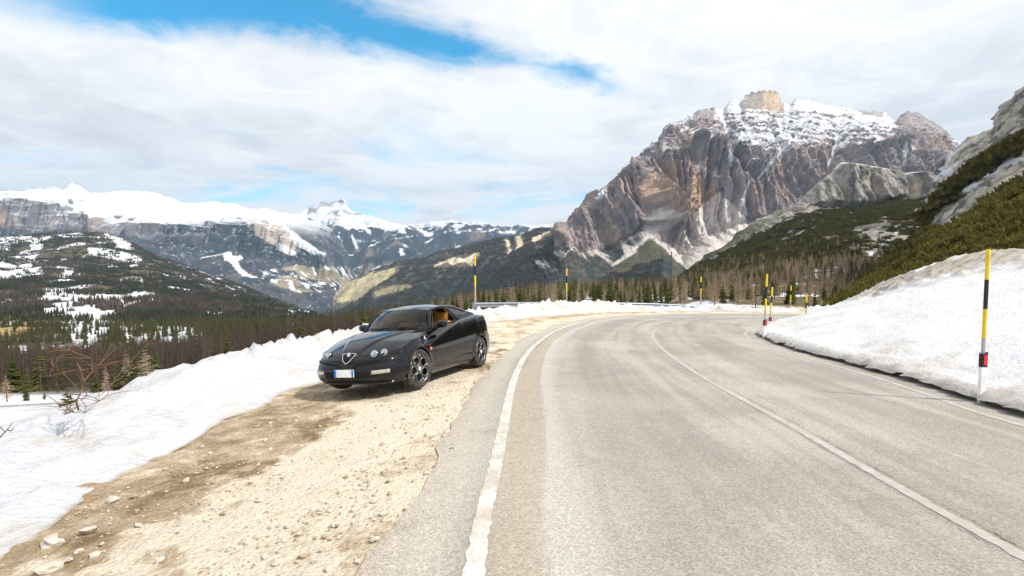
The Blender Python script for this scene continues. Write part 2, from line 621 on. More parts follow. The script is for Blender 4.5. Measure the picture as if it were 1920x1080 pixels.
    # ---- valley side with meadow, village and dark forest under the big mountain
    P, k = sheet(530, 1260, 380, [
        ([(530, 600), (620, 600), (700, 602), (800, 600), (900, 590), (1260, 575)], [(530, 5200), (620, 4600), (700, 3500), (1000, 2300), (1260, 1900)]),
        ([(530, 585), (560, 568), (620, 566), (700, 552), (800, 538), (900, 522), (1000, 510), (1260, 500)], [(530, 5800), (620, 5600), (700, 4300), (1000, 2900), (1260, 2500)]),
        ([(530, 580), (560, 560), (580, 556), (620, 545), (650, 529), (700, 510), (760, 492), (840, 473), (900, 459), (960, 446), (1000, 435), (1030, 431), (1062, 427), (1110, 415), (1260, 400)], [(530, 6500), (700, 5800), (900, 4900), (1062, 4200), (1260, 4000)])],
        [70, 110])
    x, y, zz = P[..., 0] / 300, P[..., 1] / 300, P[..., 2] / 300
    j = np.arange(P.shape[1])
    w = np.sin(np.clip(j / k, 0, 1) * math.pi) ** .5
    P[..., 2] += (55 * (ridged(x * .55, y * .30, 0, 4) - .4) + 14 * fbm(x * 3, y * 3, 0, 4)) * (.15 + w) * sstep(545, 640, 960 + F * P[..., 0] / P[..., 1])
    n = grid_normals(P); u, v = PROJ(P)
    f1 = fbm(x * 2, y * 1.2, 0, 5); f2 = fbm(x * 12, y * 8, 0, 4)
    c = blend(fill(P, (.028, .036, .038)), (.085, .068, .058), sstep(-.2, .35, f1))
    up = poly([(530, 600), (700, 560), (800, 520), (900, 497), (1000, 478), (1100, 455)], u)
    c = blend(c, (.115, .095, .070), sstep(12, -10, v - up + 12 * f1) * .85)
    mead = inpoly(u + 5 * f1, v + 4 * f1, [(560, 562), (600, 552), (640, 535), (690, 513), (740, 502), (745, 510), (715, 530), (690, 545), (672, 562), (640, 568), (600, 575), (560, 575)])
    mcol = blend(fill(P, (.45, .375, .235)), (.38, .335, .185), sstep(-.1, .3, fbm(x * 1.5 + 4, y, 0, 4)))
    c = blend(c, mcol, mead * 1.)
    m2 = inpoly(u + 4 * f1, v + 3 * f2, [(700, 548), (735, 536), (760, 533), (775, 537), (740, 548), (705, 556)])
    c = blend(c, (.30, .27, .15), m2 * .9)
    for pg in ([(812, 497), (840, 487), (850, 483), (870, 484), (880, 480), (889, 474), (899, 474), (898, 480), (886, 486), (890, 494), (884, 500), (872, 490), (858, 492), (848, 498), (838, 492), (815, 500)],
               [(947, 448), (954, 449), (957, 465), (961, 470), (955, 474), (950, 477), (953, 466)], [(966, 444), (974, 441), (980, 452), (980, 460), (973, 465), (966, 470), (971, 458)],
               [(996, 447), (1005, 441), (1015, 435), (1022, 434), (1037, 434), (1020, 440), (1010, 450), (1000, 456)]):
        c = blend(c, (.56, .47, .34), inpoly(u + 2.5 * f2, v + 2.5 * f1, pg) * 1.)
    town = inpoly(u + 3 * f1, v + 2 * f2, [(556, 560), (585, 548), (625, 545), (633, 556), (622, 570), (585, 574), (560, 572)])
    c = blend(c, (.33, .28, .22), town * sstep(-.3, .2, f2) * .9)
    finish_sheet('valley_slope', P, c, MAT_SLOPE, 'sunlit meadow and dark forest slope rising to the right above the village', 'hillside')

    # ---- the big rock mountain
    P, k = sheet(985, 1900, 600, [
        ([(985, 580), (1060, 560), (1300, 540), (1900, 540)], 2150),
        ([(985, 556), (1040, 505), (1060, 482), (1100, 480), (1150, 465), (1200, 450), (1218, 438), (1250, 465), (1280, 478), (1330, 440), (1400, 425), (1500, 400), (1900, 420)], 2700),
        ([(985, 550), (1045, 470), (1060, 450), (1072, 425), (1110, 395), (1150, 372), (1200, 340), (1250, 300), (1300, 282), (1350, 300), (1400, 290), (1450, 300), (1550, 280), (1650, 280), (1750, 300), (1900, 340)], 3000),
        ([(985, 548), (1045, 465), (1060, 443), (1072, 410), (1110, 373), (1150, 350), (1200, 305), (1243, 268), (1262, 240), (1300, 228), (1350, 232), (1400, 222), (1450, 236), (1500, 228), (1600, 232), (1700, 242), (1760, 256), (1900, 320)], 3250),
        ([(985, 546), (1045, 462), (1058, 440), (1066, 420), (1072, 405), (1085, 393), (1098, 378), (1110, 367), (1121, 364), (1127, 374), (1134, 365), (1150, 345), (1165, 335), (1178, 320), (1192, 311), (1200, 299), (1212, 285), (1225, 271),
          (1240, 264), (1246, 250), (1250, 240), (1262, 231), (1275, 228), (1287, 229), (1300, 216), (1313, 208), (1330, 206), (1345, 204), (1358, 208), (1366, 196), (1376, 190), (1388, 193), (1396, 190), (1399, 178), (1412, 174), (1430, 171), (1446, 173), (1458, 178),
          (1461, 200), (1470, 197), (1482, 196), (1490, 189), (1502, 187), (1515, 189), (1530, 194), (1550, 197), (1570, 203), (1580, 201), (1595, 208), (1618, 212), (1640, 210), (1655, 214), (1665, 226), (1680, 232), (1688, 220), (1700, 211), (1715, 210), (1730, 221), (1745, 231), (1760, 243), (1770, 256), (1782, 271), (1830, 300), (1900, 330)], 3700)],
        [60, 140, 90, 80])
    x, y, zz = P[..., 0] / 400, P[..., 1] / 400, P[..., 2] / 400
    u, v = PROJ(P)
    j = np.arange(P.shape[1])
    wc = sstep(25, 90, j) * (.22 + .78 * sstep(k - 2, k - 60, j)) + 0 * u
    low = sstep(80, 20, j)
    # buttresses and couloirs: vertical ribs that bend with the slope
    wx = x + .10 * fbm(x * 1.2, zz * 1.2, 3, 3)
    wx = wx + zz * .04
    ab = lambda f, g, q: np.abs(perlin(wx * f, zz * g, q)) * 2
    push = 190 * (ab(1.25, .20, 1.5) - .4) + 95 * (ab(3.4, .45, 4) - .4) + 58 * ab(8, 1.0, 7) + 36 * ab(19, 2.4, 9) + 20 * ab(41, 6, 2) + 30 * fbm(wx * 4, zz * 3, 6, 4)
    def line(pts, wid, amp):
        d, _ = polydist(u, v, pts)
        return amp * np.exp(-(d / wid) ** 2)
    feat = 0
    for pts, wid, amp in (
            ([(1300, 285), (1290, 330), (1300, 380), (1250, 430)], 45, 150), ([(1300, 285), (1340, 320), (1380, 370)], 10, 60),
            ([(1225, 275), (1190, 350), (1160, 420)], 22, 110), ([(1118, 368), (1100, 430), (1090, 470)], 20, 90),
            ([(1365, 235), (1370, 300), (1385, 345)], 12, -190), ([(1385, 345), (1400, 390), (1392, 440)], 8, -90),
            ([(1345, 205), (1365, 250), (1368, 330)], 7, -60), ([(1330, 330), (1320, 380), (1280, 430)], 10, -70),
            ([(1430, 230), (1420, 300), (1400, 350)], 22, 100), ([(1530, 215), (1480, 260), (1420, 330)], 14, 130),
            ([(1575, 215), (1568, 270), (1552, 315)], 8, -140), ([(1640, 235), (1640, 300)], 30, 100), ([(1700, 250), (1690, 320)], 8, -110),
            ([(1740, 240), (1735, 310)], 25, 110), ([(1130, 372), (1135, 420)], 5, -50), ([(1185, 320), (1205, 400), (1215, 440)], 9, -90),
            ([(1218, 437), (1220, 470), (1215, 500)], 28, 120)):
        feat = feat + .55 * line(pts, wid, amp)
    n0 = grid_normals(P)
    n0 = np.where(n0[..., 1:2] > 0, n0 * np.array((1, -1, 1)), n0)
    steep = sstep(.85, .35, n0[..., 2])
    d = (push * wc * (.30 + .70 * sstep(235, 190, j)) + feat * (wc * .7 + .3) * (.4 + .6 * steep)) * (.35 + .65 * steep)
    P += n0 * d[..., None]
    # bedding: ledges that hold the snow near the top
    ph = zz * 13 + .5 * fbm(x, y, 0, 3) + x * .5
    ledge = (ph - np.floor(ph))
    P += n0 * ((.5 - sstep(0, .30, ledge)) * 26 * wc * (.15 + .85 * steep) * sstep(130, 230, j) * sstep(-.5, .2, fbm(x * 2, zz * 3, 2, 3)))[..., None]
    P += n0 * ((9 * fbm(x * 22, y * 9, zz * 22, 4) + 7 * ridged(x * 16, y * 5, zz * 9, 3)) * wc)[..., None]
    P[..., 2] += 5 * fbm(x * 9, y * 5, zz * 4, 4) * wc
    P[..., 2] += (17 * ridged(x * 7, y * 2, 0, 5) - 14) * sstep(k - 14, k, j) * (u < 1900)
    n = grid_normals(P); u, v = PROJ(P)
    for _ in range(14):
        n[1:-1, 1:-1] = (n[1:-1, 1:-1] * 2 + n[:-2, 1:-1] + n[2:, 1:-1] + n[1:-1, :-2] + n[1:-1, 2:]) / 6
    f1 = fbm(x * 2.2, y * 1.2, zz * 2.2, 5); f2 = fbm(x * 13, y * 8, zz * 13, 4); fv = fbm(wx * 9, 0, zz * 1.1, 4)
    strat = fbm(x * 1.2, 4.4, zz * 22, 3)
    c = blend(fill(P, (.265, .218, .215)), (.125, .110, .120), sstep(.0, .5, fv + .3 * strat))
    warm = sstep(-.15, .45, fbm(x * 1.7 + 8, y, zz * 1.3, 4) + .35 * fv + .25 * (np.exp(-(((u - 1285) / 80) ** 2 + ((v - 340) / 60) ** 2))))
    c = blend(c, (.37, .265, .21), warm * .65)
    stain_shade = sstep(.30, .02, ab(8, .5, 7) + .4 * f2) * .5 + sstep(.25, .02, ab(19, 1.2, 9) + .3 * f2) * .35  # water streaks, plus gully shade painted into the rock colour
    c = blend(c, (.10, .092, .10), np.clip(stain_shade, 0, .7))
    face = inpoly(u + 16 * f1, v + 12 * f2, [(1215, 420), (1195, 360), (1225, 310), (1280, 285), (1330, 300), (1350, 345), (1335, 400), (1300, 420), (1260, 400)])
    c = blend(c, (.44, .29, .20), face * sstep(-.5, .2, fv + .5 * f1) * .75)
    tower = inpoly(u + 3 * f2, v, [(1432, 160), (1475, 165), (1475, 212), (1430, 208)])
    c = blend(c, (.33, .29, .26), inpoly(u, v, [(1390, 160), (1470, 160), (1470, 212), (1396, 205)]) * .8)
    c = blend(c, (.46, .355, .26), tower * .9)
    pale = inpoly(u + 14 * f1, v + 10 * f1, [(1190, 440), (1240, 395), (1310, 400), (1350, 360), (1400, 410), (1420, 470), (1330, 540), (1240, 520)])
    c = blend(c, (.60, .55, .51), pale * sstep(-.75, -.1, f1 + .4 * fv + .3 * strat) * .9)
    c = blend(c, (.135, .125, .13), sstep(.15, .5, strat) * .35)
    # scree, dark dwarf pine and forest at the foot
    ft = poly([(985, 500), (1060, 452), (1075, 455), (1100, 462), (1150, 458), (1180, 450), (1218, 437), (1245, 460), (1280, 492), (1900, 500)], u)
    foot = sstep(-4, 8, v - ft + 9 * f1 + 4 * f2)
    fc = blend(fill(P, (.036, .044, .040)), (.09, .075, .06), sstep(.0, .4, f2 + .4 * f1))
    fc = blend(fc, (.44, .40, .37), sstep(.10, .28, fbm((x + zz * .9) * 6, y, (zz - x * .4) * .9, 4)) * sstep(1290, 1180, u) * sstep(515, 480, v))
    c = blend(c, fc, foot * (u < 1300))
    cone = inpoly(u + 2 * f2, v + 2 * f2, [(1218, 437), (1250, 470), (1285, 512), (1200, 530), (1130, 520), (1170, 488)])
    c = blend(c, blend(fill(P, (.085, .080, .045)), (.05, .055, .035), sstep(0, .4, f2)), cone * .95)
    for pts, wid in (([(1219, 438), (1252, 468), (1290, 505)], 4), ([(1215, 440), (1185, 472), (1150, 497)], 5), ([(1290, 470), (1300, 500)], 14), ([(1075, 460), (1060, 480), (1045, 495)], 2)):
        dd, _ = polydist(u + 4 * f2, v + 3 * f1, pts)
        c = blend(c, (.52, .48, .44), sstep(wid, wid * .5, np.abs(dd)) * .95)
    # snow on what lies flat, high up
    hi = sstep(330, 235, v + 18 * f1)
    band = fbm(x * .8 + zz * 2, 7.7, zz * 30 + x * 3, 3)
    s = sstep(.60, .72, n[..., 2] + .03 * f2 + .30 * band + .14 * f1) * hi
    top = sstep(-2, 14, poly([(985, 0), (1240, 0), (1260, 225), (1300, 228), (1345, 215), (1370, 260), (1400, 280), (1450, 300), (1500, 260), (1560, 250), (1650, 255), (1700, 265), (1760, 255), (1780, 250)], u) - v + 18 * f1 + 10 * f2)
    s = np.maximum(s, top * sstep(.49, .62, n[..., 2] + .03 * f2 + .34 * band + .10 * f1 - .10 * sstep(.3, .0, ab(3.4, .45, 4))))
    s = np.maximum(s, .85 * sstep(.30, .42, band + .16 * f1 + .06 * f2) * sstep(1350, 1400, u) * sstep(325, 290, v + 22 * f1))
    s *= ~inpoly(u, v, [(1396, 165), (1470, 165), (1470, 210), (1430, 205), (1396, 203)])
    s *= 1 - .8 * inpoly(u + 8 * f2, v + 5 * f1, [(1672, 200), (1760, 205), (1790, 275), (1745, 310), (1705, 262), (1680, 240)])
    s *= 1 - .7 * inpoly(u + 8 * f2, v + 5 * f1, [(1615, 200), (1655, 205), (1660, 222), (1615, 216)])
    s *= 1 - .8 * inpoly(u + 8 * f2, v + 5 * f1, [(1300, 200), (1345, 200), (1330, 240), (1295, 240)])
    for pts, wid in (([(1345, 205), (1362, 240), (1370, 300)], 4), ([(1310, 310), (1330, 322), (1350, 332)], 3), ([(1405, 340), (1392, 375), (1400, 402)], 3), ([(1570, 220), (1570, 260), (1553, 310)], 3.5), ([(1530, 225), (1480, 265), (1420, 335)], 3), ([(1700, 270), (1693, 310)], 4), ([(1135, 355), (1122, 372)], 6), ([(1290, 240), (1275, 247)], 4)):
        dd, _ = polydist(u + 3 * f2, v + 3 * f2, pts)
        s = np.maximum(s, sstep(wid, wid * .4, np.abs(dd)) * .95)
    c = blend(c, SNOW, np.clip(s, 0, 1))
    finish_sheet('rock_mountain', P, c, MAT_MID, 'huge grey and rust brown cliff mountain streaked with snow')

    # ---- pale rock rib at the foot of the big mountain
    P, k = sheet(1270, 1640, 220, [([(1270, 540), (1640, 520)], 1250), ([(1270, 515), (1400, 470), (1640, 470)], 1500),
        ([(1270, 525), (1300, 492), (1322, 476), (1345, 462), (1372, 440), (1400, 420), (1440, 400), (1470, 388), (1500, 384), (1560, 392), (1640, 420)], 1750)], [40, 60])
    x, y, zz = P[..., 0] / 150, P[..., 1] / 150, P[..., 2] / 150
    P[..., 1] -= 36 * ridged(x * 2, zz * .4, 0, 5); P[..., 2] += 4 * fbm(x * 5, y * 5, zz, 4)
    n = grid_normals(P); u, v = PROJ(P)
    f1 = fbm(x * 2, y, zz * 2, 4); f2 = fbm(x * 9, y, zz * 5, 4)
    c = blend(fill(P, (.40, .37, .33)), (.23, .21, .20), sstep(-.1, .4, f2))
    c = blend(c, (.07, .075, .03), sstep(.55, .8, n[..., 2] + .4 * f1) * .9)
    edge = poly([(1270, 525), (1300, 492), (1345, 462), (1400, 420), (1440, 400), (1500, 384)], u)
    c = blend(c, (.06, .068, .028), sstep(9, 3, np.abs(v - edge - 6) + 7 * f1) * sstep(1420, 1380, u))
    finish_sheet('pale_rock_rib', P, c, MAT_MID, 'pale rock rib with a green upper edge below the big mountain', 'cliff')

    # ---- the middle cliff with dwarf pine below it
    P, k = sheet(1270, 1830, 340, [
        ([(1270, 560), (1500, 560), (1830, 610)], 360), ([(1270, 535), (1400, 490), (1500, 455), (1600, 420), (1700, 400), (1830, 420)], 720),
        ([(1270, 525), (1345, 485), (1410, 448), (1480, 405), (1530, 386), (1600, 394), (1680, 376), (1740, 376), (1830, 392)], 955),
        ([(1270, 520), (1300, 500), (1345, 476), (1400, 446), (1440, 420), (1480, 392), (1530, 345), (1555, 326), (1575, 305), (1600, 306), (1630, 311), (1660, 316), (1683, 320), (1690, 326), (1710, 323), (1733, 331), (1760, 345), (1830, 380)], 985)],
        [70, 60, 80])
    x, y, zz = P[..., 0] / 80, P[..., 1] / 80, P[..., 2] / 80
    u, v = PROJ(P); j = np.arange(P.shape[1])
    wc = sstep(125, 145, j) * sstep(k + 2, k - 8, j)
    wx = x + .15 * fbm(x * 2, zz, 2, 3)
    ab = lambda f, g, q: np.abs(perlin(wx * f, zz * g, q)) * 2
    P[..., 1] -= (20 * ab(.9, .15, 0) + 12 * ab(2.3, .3, 3) + 6 * ab(6, .8, 4) + 3.5 * ab(15, 3, 8) + 3 * fbm(x * 9, zz * 6, 0, 4)) * wc
    P[..., 2] += 5 * fbm(x * 2.5, y * 2.5, 0, 5) * sstep(0, 30, j) * sstep(k, k - 20, j)
    rockp = inpoly(u, v, [(1545, 470), (1580, 430), (1640, 415), (1690, 410), (1690, 450), (1600, 490)])
    P[..., 1] -= 22 * rockp * ridged(x * 2.5, zz * .6, 5, 4)
    n = grid_normals(P); u, v = PROJ(P)
    f1 = fbm(x * 2, y * 1.5, zz * 2, 5); f2 = fbm(x * 10, y * 5, zz * 6, 4); fv = fbm(wx * 8, 0, zz * .7, 4)
    c = blend(fill(P, (.300, .280, .255)), (.130, .120, .115), sstep(-.15, .40, fv + .3 * f1))
    c = blend(c, (.27, .23, .18), sstep(.2, .5, f1) * .6)
    ge = poly([(1270, 490), (1345, 478), (1410, 444), (1480, 412), (1530, 392), (1600, 395), (1660, 372), (1700, 368), (1760, 375)], u)
    green = sstep(-4, 4, v - ge + 9 * f1 + 4 * f2) * (1 - rockp * sstep(.25, -.15, f1) * .95)
    green *= sstep(.62, .3, f1 + .5 * f2)
    c = blend(c, blend(fill(P, (.042, .046, .018)), (.075, .072, .026), sstep(-.1, .4, f2)), green)
    gully = polydist(u + 5 * f1, v + 4 * f2, [(1722, 340), (1705, 400), (1690, 440), (1650, 470), (1590, 510)])[0]
    c = blend(c, (.44, .37, .29), sstep(12, 5, np.abs(gully)) * .8)
    sn = sstep(7, 3, np.abs(polydist(u + 4 * f2, v, [(1700, 425), (1655, 462), (1600, 500), (1575, 515)])[0])) * sstep(-.3, .0, f2)
    sn = np.maximum(sn, sstep(k - 4, k - 1, j) * (u > 1565) * (u < 1765) * sstep(-.5, -.2, f2 + .4))
    c = blend(c, SNOW, np.clip(sn, 0, 1))
    SHEETS['cliff_green'] = green * sstep(.1, .35, n[..., 2])
    finish_sheet('cliff_ridge', P, c, rock_mat('cliff_rock', .035, 1., 3.5, .32), 'grey vertical cliff with a snow rim above dark green scrub', 'cliff')

    # ---- right-hand hillside
    P, k = sheet(1480, 2260, 420, [
        ([(1480, 606), (1560, 592), (1650, 566), (1760, 540), (1920, 540), (2260, 560)], [(1480, 92), (1600, 70), (1920, 48), (2260, 36)]),
        ([(1480, 600), (1560, 578), (1600, 560), (1650, 525), (1690, 505), (1750, 450), (1830, 400), (1920, 350), (2260, 150)], [(1480, 230), (1700, 190), (1920, 140), (2260, 100)]),
        ([(1480, 600), (1560, 574), (1600, 555), (1640, 510), (1680, 470), (1720, 425), (1760, 380), (1830, 310), (1920, 230), (2260, -40)], [(1480, 340), (1700, 300), (1920, 235), (2260, 170)]),
        ([(1480, 599), (1560, 572), (1600, 550), (1630, 520), (1660, 485), (1690, 446), (1710, 405), (1728, 360), (1742, 325), (1760, 302), (1775, 290), (1800, 268), (1818, 258), (1832, 249), (1840, 236), (1850, 206), (1862, 192), (1880, 174), (1890, 148), (1900, 128), (1912, 98), (1925, 78), (1950, 58), (2000, 30), (2260, -190)], [(1480, 420), (1690, 430), (1800, 390), (1920, 330), (2260, 250)])],
        [90, 90, 90])
    x, y, zz = P[..., 0] / 30, P[..., 1] / 30, P[..., 2] / 30
    u, v = PROJ(P); j = np.arange(P.shape[1])
    amp = sstep(0, 40, j) * sstep(1500, 1640, u)
    gtop = poly([(1480, 560), (1640, 515), (1700, 480), (1760, 440), (1830, 400), (1920, 330), (2260, 100)], u)
    f0 = fbm(x, y, zz, 4)
    rockm = sstep(8, -8, v - gtop + 14 * f0)
    P[..., 1] -= (7.5 * ridged(x * .8, zz * .7, y * .4, 5) + 3.6 * np.abs(perlin(x * 3, zz * 2.4, y)) * 2 + 2.2 * ridged(x * 5, zz * 5, y * 2, 4) + 1.2 * np.abs(perlin(x * 11, zz * 9, y * 4)) * 2) * amp * (.25 + rockm)
    P[..., 2] += (2.2 * fbm(x * 1.5, y * 1.5, 0, 5)) * amp * (.5 + rockm) + (2.5 * ridged(x * 3, y, 0, 4) - 1) * sstep(k - 10, k, j)
    n = grid_normals(P); u, v = PROJ(P)
    f1 = fbm(x * .8, y * .8, zz * .8, 5); f2 = fbm(x * 5, y * 5, zz * 5, 4)
    rock = blend(fill(P, (.47, .43, .36)), (.15, .138, .125), sstep(-.15, .45, f2 + .5 * f1 + .5 * sstep(1800, 1700, u)))
    rock = blend(rock, (.44, .35, .24), sstep(.0, .5, fbm(x * .5 + 3, y * .5, zz * .5, 4)) * sstep(-40, 60, v - gtop + 60) * .8)
    c = rock
    # bands of dwarf pine: the big lower slope, and a slanting band across the rock
    g1 = sstep(-4, 4, v - poly([(1480, 560), (1620, 520), (1690, 478), (1740, 440), (1800, 436), (1860, 400), (1920, 352), (2260, 120)], u) + 16 * f1)
    b2 = poly([(1690, 445), (1740, 410), (1780, 372), (1830, 330), (1880, 296), (1920, 270), (2260, 40)], u)
    g2 = sstep(4, -4, np.abs(v - b2 + 10 * f1) - poly([(1690, 3), (1760, 9), (1840, 15), (1920, 9), (2260, 12)], u) + 12 * f2) * (u > 1730)
    green = np.maximum(g1 * sstep(.40, .26, f1 + .6 * f2), g2)
    c = blend(c, (.10, .085, .04), green)
    c = blend(c, (.50, .42, .31), sstep(5, 2, np.abs(polydist(u + 4 * f2, v + 3 * f1, [(1750, 502), (1790, 478), (1830, 462), (1870, 440)])[0])) * .9)
    sn = sstep(.42, .55, fbm(x * .9 + 7, y * .9, zz * .9, 5) + .25 * (n[..., 2] - .6)) * sstep(1900, 1850, u) * .9
    for pts, wid in (([(1845, 330), (1880, 312), (1920, 296)], 5), ([(1800, 360), (1830, 345)], 5), ([(1700, 455), (1655, 485), (1600, 520)], 6)):
        sn = np.maximum(sn, sstep(wid, wid * .5, np.abs(polydist(u + 4 * f2, v + 3 * f2, pts)[0])) * .95)
    c = blend(c, SNOW, np.clip(sn, 0, 1))
    flank = sstep(1640, 1560, u) * sstep(540, 560, v)
    c = blend(c, SNOW, flank * sstep(.1, -.2, f1) * .9)
    SHEETS['slope_green'] = green * (1 - np.clip(sn, 0, 1)) * sstep(1560, 1600, u)
    finish_sheet('right_hillside', P, c, MAT_NEAR, 'steep rocky hillside banded with green dwarf pine', 'hillside')

    # ---- left valley side with snow fields
    P, k = sheet(-330, 780, 460, [
        ([(-330, 840), (0, 810), (300, 772), (620, 690), (780, 650)], 18),
        ([(-330, 760), (0, 741), (150, 738), (280, 728), (420, 705), (620, 665), (780, 640)], 58),
        ([(-330, 700), (0, 692), (300, 684), (450, 668), (620, 640), (780, 620)], 250),
        ([(-330, 612), (0, 612), (300, 612), (620, 614), (780, 614)], 640),
        ([(-330, 528), (0, 528), (200, 535), (300, 542), (500, 576), (620, 606), (780, 610)], 1450),
        ([(-330, 490), (0, 490), (150, 490), (300, 508), (420, 536), (500, 566), (620, 602), (780, 608)], 2300),
        ([(-330, 448), (0, 446), (30, 442), (70, 440), (130, 436), (200, 437), (230, 446), (250, 456), (270, 468), (300, 482), (340, 496), (420, 524), (480, 546), (520, 564), (560, 582), (610, 598), (640, 604), (780, 606)], 3100)],
        [24, 50, 60, 70, 50, 60])
    x, y, zz = P[..., 0] / 100, P[..., 1] / 100, P[..., 2] / 100
    j = np.arange(P.shape[1])
    D = P[..., 1]
    P[..., 2] += (fbm(x * .8, y * .6, 0, 5) * np.clip(D * .012, 0, 22)) * sstep(50, 120, D) * sstep(k, k - 40, j)
    n = grid_normals(P); u, v = PROJ(P)
    f1 = fbm(x * .35, y * .2, 0, 4); f2 = fbm(x * 1.7, y * 1.1, 0, 4)
    f1 = np.clip(f1, -.7, .7)
    snow = np.zeros(u.shape)
    UU, VV = u + 14 * f1, v + 7 * f1 + 4 * f2
    for pg in ([(-330, 440), (60, 442), (58, 452), (0, 456), (-330, 460)], [(55, 446), (78, 446), (80, 462), (72, 480), (62, 496), (30, 520), (10, 516), (40, 495), (56, 470)],
               [(70, 444), (150, 437), (160, 440), (95, 446), (78, 452)], [(195, 436), (225, 447), (252, 459), (232, 468), (214, 466), (224, 458), (200, 444)],
               [(-330, 458), (20, 460), (18, 470), (-330, 470)], [(0, 490), (40, 500), (80, 500), (80, 522), (30, 522), (-330, 520), (-330, 492)],
               [(165, 464), (220, 470), (268, 482), (272, 491), (230, 489), (200, 484), (168, 478)], [(105, 498), (140, 505), (150, 518), (120, 518)],
               [(330, 496), (370, 502), (400, 512), (430, 524), (420, 524), (380, 512)], [(155, 520), (190, 530), (180, 534), (160, 528)], [(440, 527), (470, 535), (540, 555), (530, 558), (470, 540)],
               [(236, 546), (270, 548), (300, 560), (330, 566), (300, 568), (250, 556)]):
        snow = np.maximum(snow, inpoly(u + 5 * f1, v + 3 * f2, pg) * 1.)
    for pg in ([(80, 540), (120, 547), (200, 550), (270, 556), (262, 574), (225, 592), (212, 612), (185, 655), (130, 655), (125, 622), (100, 598), (85, 586), (70, 560)],
               [(70, 590), (85, 590), (110, 610), (95, 608)], [(225, 612), (285, 622), (270, 648), (225, 640)], [(290, 610), (370, 616), (385, 632), (330, 645), (280, 636)], [(15, 648), (60, 652), (60, 665), (15, 662)],
               [(0, 560), (20, 562), (14, 600), (0, 600)], [(525, 580), (570, 578), (612, 582), (600, 592), (540, 592)], [(498, 596), (530, 600), (575, 606), (560, 612), (545, 618), (520, 612)], [(430, 650), (460, 646), (480, 650), (440, 662)]):
        snow = np.maximum(snow, inpoly(u + 9 * f1, v + 6 * f2, pg) * 1.)
    snow = np.maximum(snow, sstep(.36, .46, fbm(x * .9 + 3, y * .55, 0, 5) + .10 * sstep(500, 1200, D) - .1 * sstep(400, 150, D)))
    near = sstep(66, 56, D + 5 * f2)
    snow = np.maximum(snow, near)
    c = blend(fill(P, (.085, .072, .045)), (.095, .082, .055), sstep(-.1, .4, f2))
    tan = inpoly(UU, VV, [(0, 560), (60, 555), (80, 580), (100, 610), (130, 640), (60, 640), (0, 630)]) | inpoly(UU, VV, [(240, 590), (270, 590), (300, 620), (250, 660), (200, 668), (150, 655)])
    c = blend(c, (.38, .28, .12), tan * sstep(-.2, .3, f2) * .8)
    path = sstep(1.2, .6, np.abs(D - 33 - 4 * f1)) * (u < 290)
    snow = snow * (1 - path * .9)
    c = blend(c, (.20, .14, .09), path)
    c = blend(c, SNOW, np.clip(snow * (.97 - .3 * sstep(.1, .5, f2) * (D > 300)), 0, 1))
    SHEETS['left_snow'] = snow
    finish_sheet('forest_valley', P, c, MAT_FOREST, 'wooded valley side with snow fields to the left', 'hillside')

    # ---- shelf of larch and spruce below the bend
    P, k = sheet(520, 1720, 320, [
        ([(520, 700), (640, 690), (760, 660), (900, 625), (1000, 612), (1300, 606), (1560, 618), (1720, 620)], 46),
        ([(520, 680), (640, 668), (760, 630), (900, 603), (1300, 586), (1560, 588), (1720, 595)], 110),
        ([(520, 660), (640, 648), (760, 612), (900, 586), (1100, 568), (1300, 560), (1560, 552), (1720, 560)], 260),
        ([(520, 650), (600, 640), (640, 632), (760, 600), (870, 572), (960, 557), (1060, 548), (1200, 542), (1300, 533), (1400, 520), (1480, 502), (1560, 492), (1720, 490)], 520)],
        [40, 50, 70])
    x, y, zz = P[..., 0] / 40, P[..., 1] / 40, P[..., 2] / 40
    D = P[..., 1]
    P[..., 2] += fbm(x * .7, y * .7, 0, 4) * sstep(60, 150, D) * 1.6
    n = grid_normals(P); u, v = PROJ(P)
    f1 = fbm(x * .7, y * .5, 0, 4); f2 = fbm(x * 3, y * 2, 0, 4)
    c = blend(fill(P, (.10, .085, .05)), (.20, .15, .085), sstep(-.2, .4, f2))
    c = blend(c, SNOW, sstep(.0, .18, f1 + .4 * f2 - .12 + .25 * sstep(1000, 1120, u) * sstep(1420, 1280, u)))
    finish_sheet('larch_shelf', P, c, MAT_FOREST, 'forest floor with snow patches below the road bend', 'hillside')


make_terrain()

# ================================================================== road, verge and snow
def W(X, D, h=0.0):
    """road-plane coordinates (right, ahead along the road plane, height above it) to world"""
    X, D, h = np.broadcast_arrays(np.asarray(X, float), np.asarray(D, float), np.asarray(h, float))
    y = (D - .084) * CT
    return np.stack([X, y, h - TAN * y], -1)


def gxy(pts, h=0.):
    p = np.array(pts, float)
    g = GP(p[:, 0], p[:, 1], np.asarray(h))
    return g[:, :2]


# white edge line on the left, road edge on the right (ground positions, near to far)
LINE = np.vstack([[(-.45, -40), (-.40, -12), (-.33, 0)], gxy([(887, 1080), (908, 960), (930, 870), (947, 785), (963, 715), (985, 668), (1012, 640), (1048, 618), (1095, 603), (1150, 594.5), (1230, 590), (1330, 588)]), [(26, 34.2), (40, 33.5), (70, 30)]])
EDGE = np.vstack([[(5.6, -40), (5.9, -12), (6.3, 0), (6.55, 4)], gxy([(1920, 782), (1800, 744), (1700, 713), (1600, 686), (1500, 660), (1455, 645), (1427, 633), (1421, 626), (1430, 618), (1455, 609), (1500, 602), (1560, 597)]), [(27, 26.5), (40, 24.5), (70, 20)]])
def VERGE(dl, y):
    """how far the verge has dropped below the road plane: it leans towards the snow near the car"""
    return .07 * np.clip(-dl - .9, 0, 2.6) * sstep(24, 14, y)


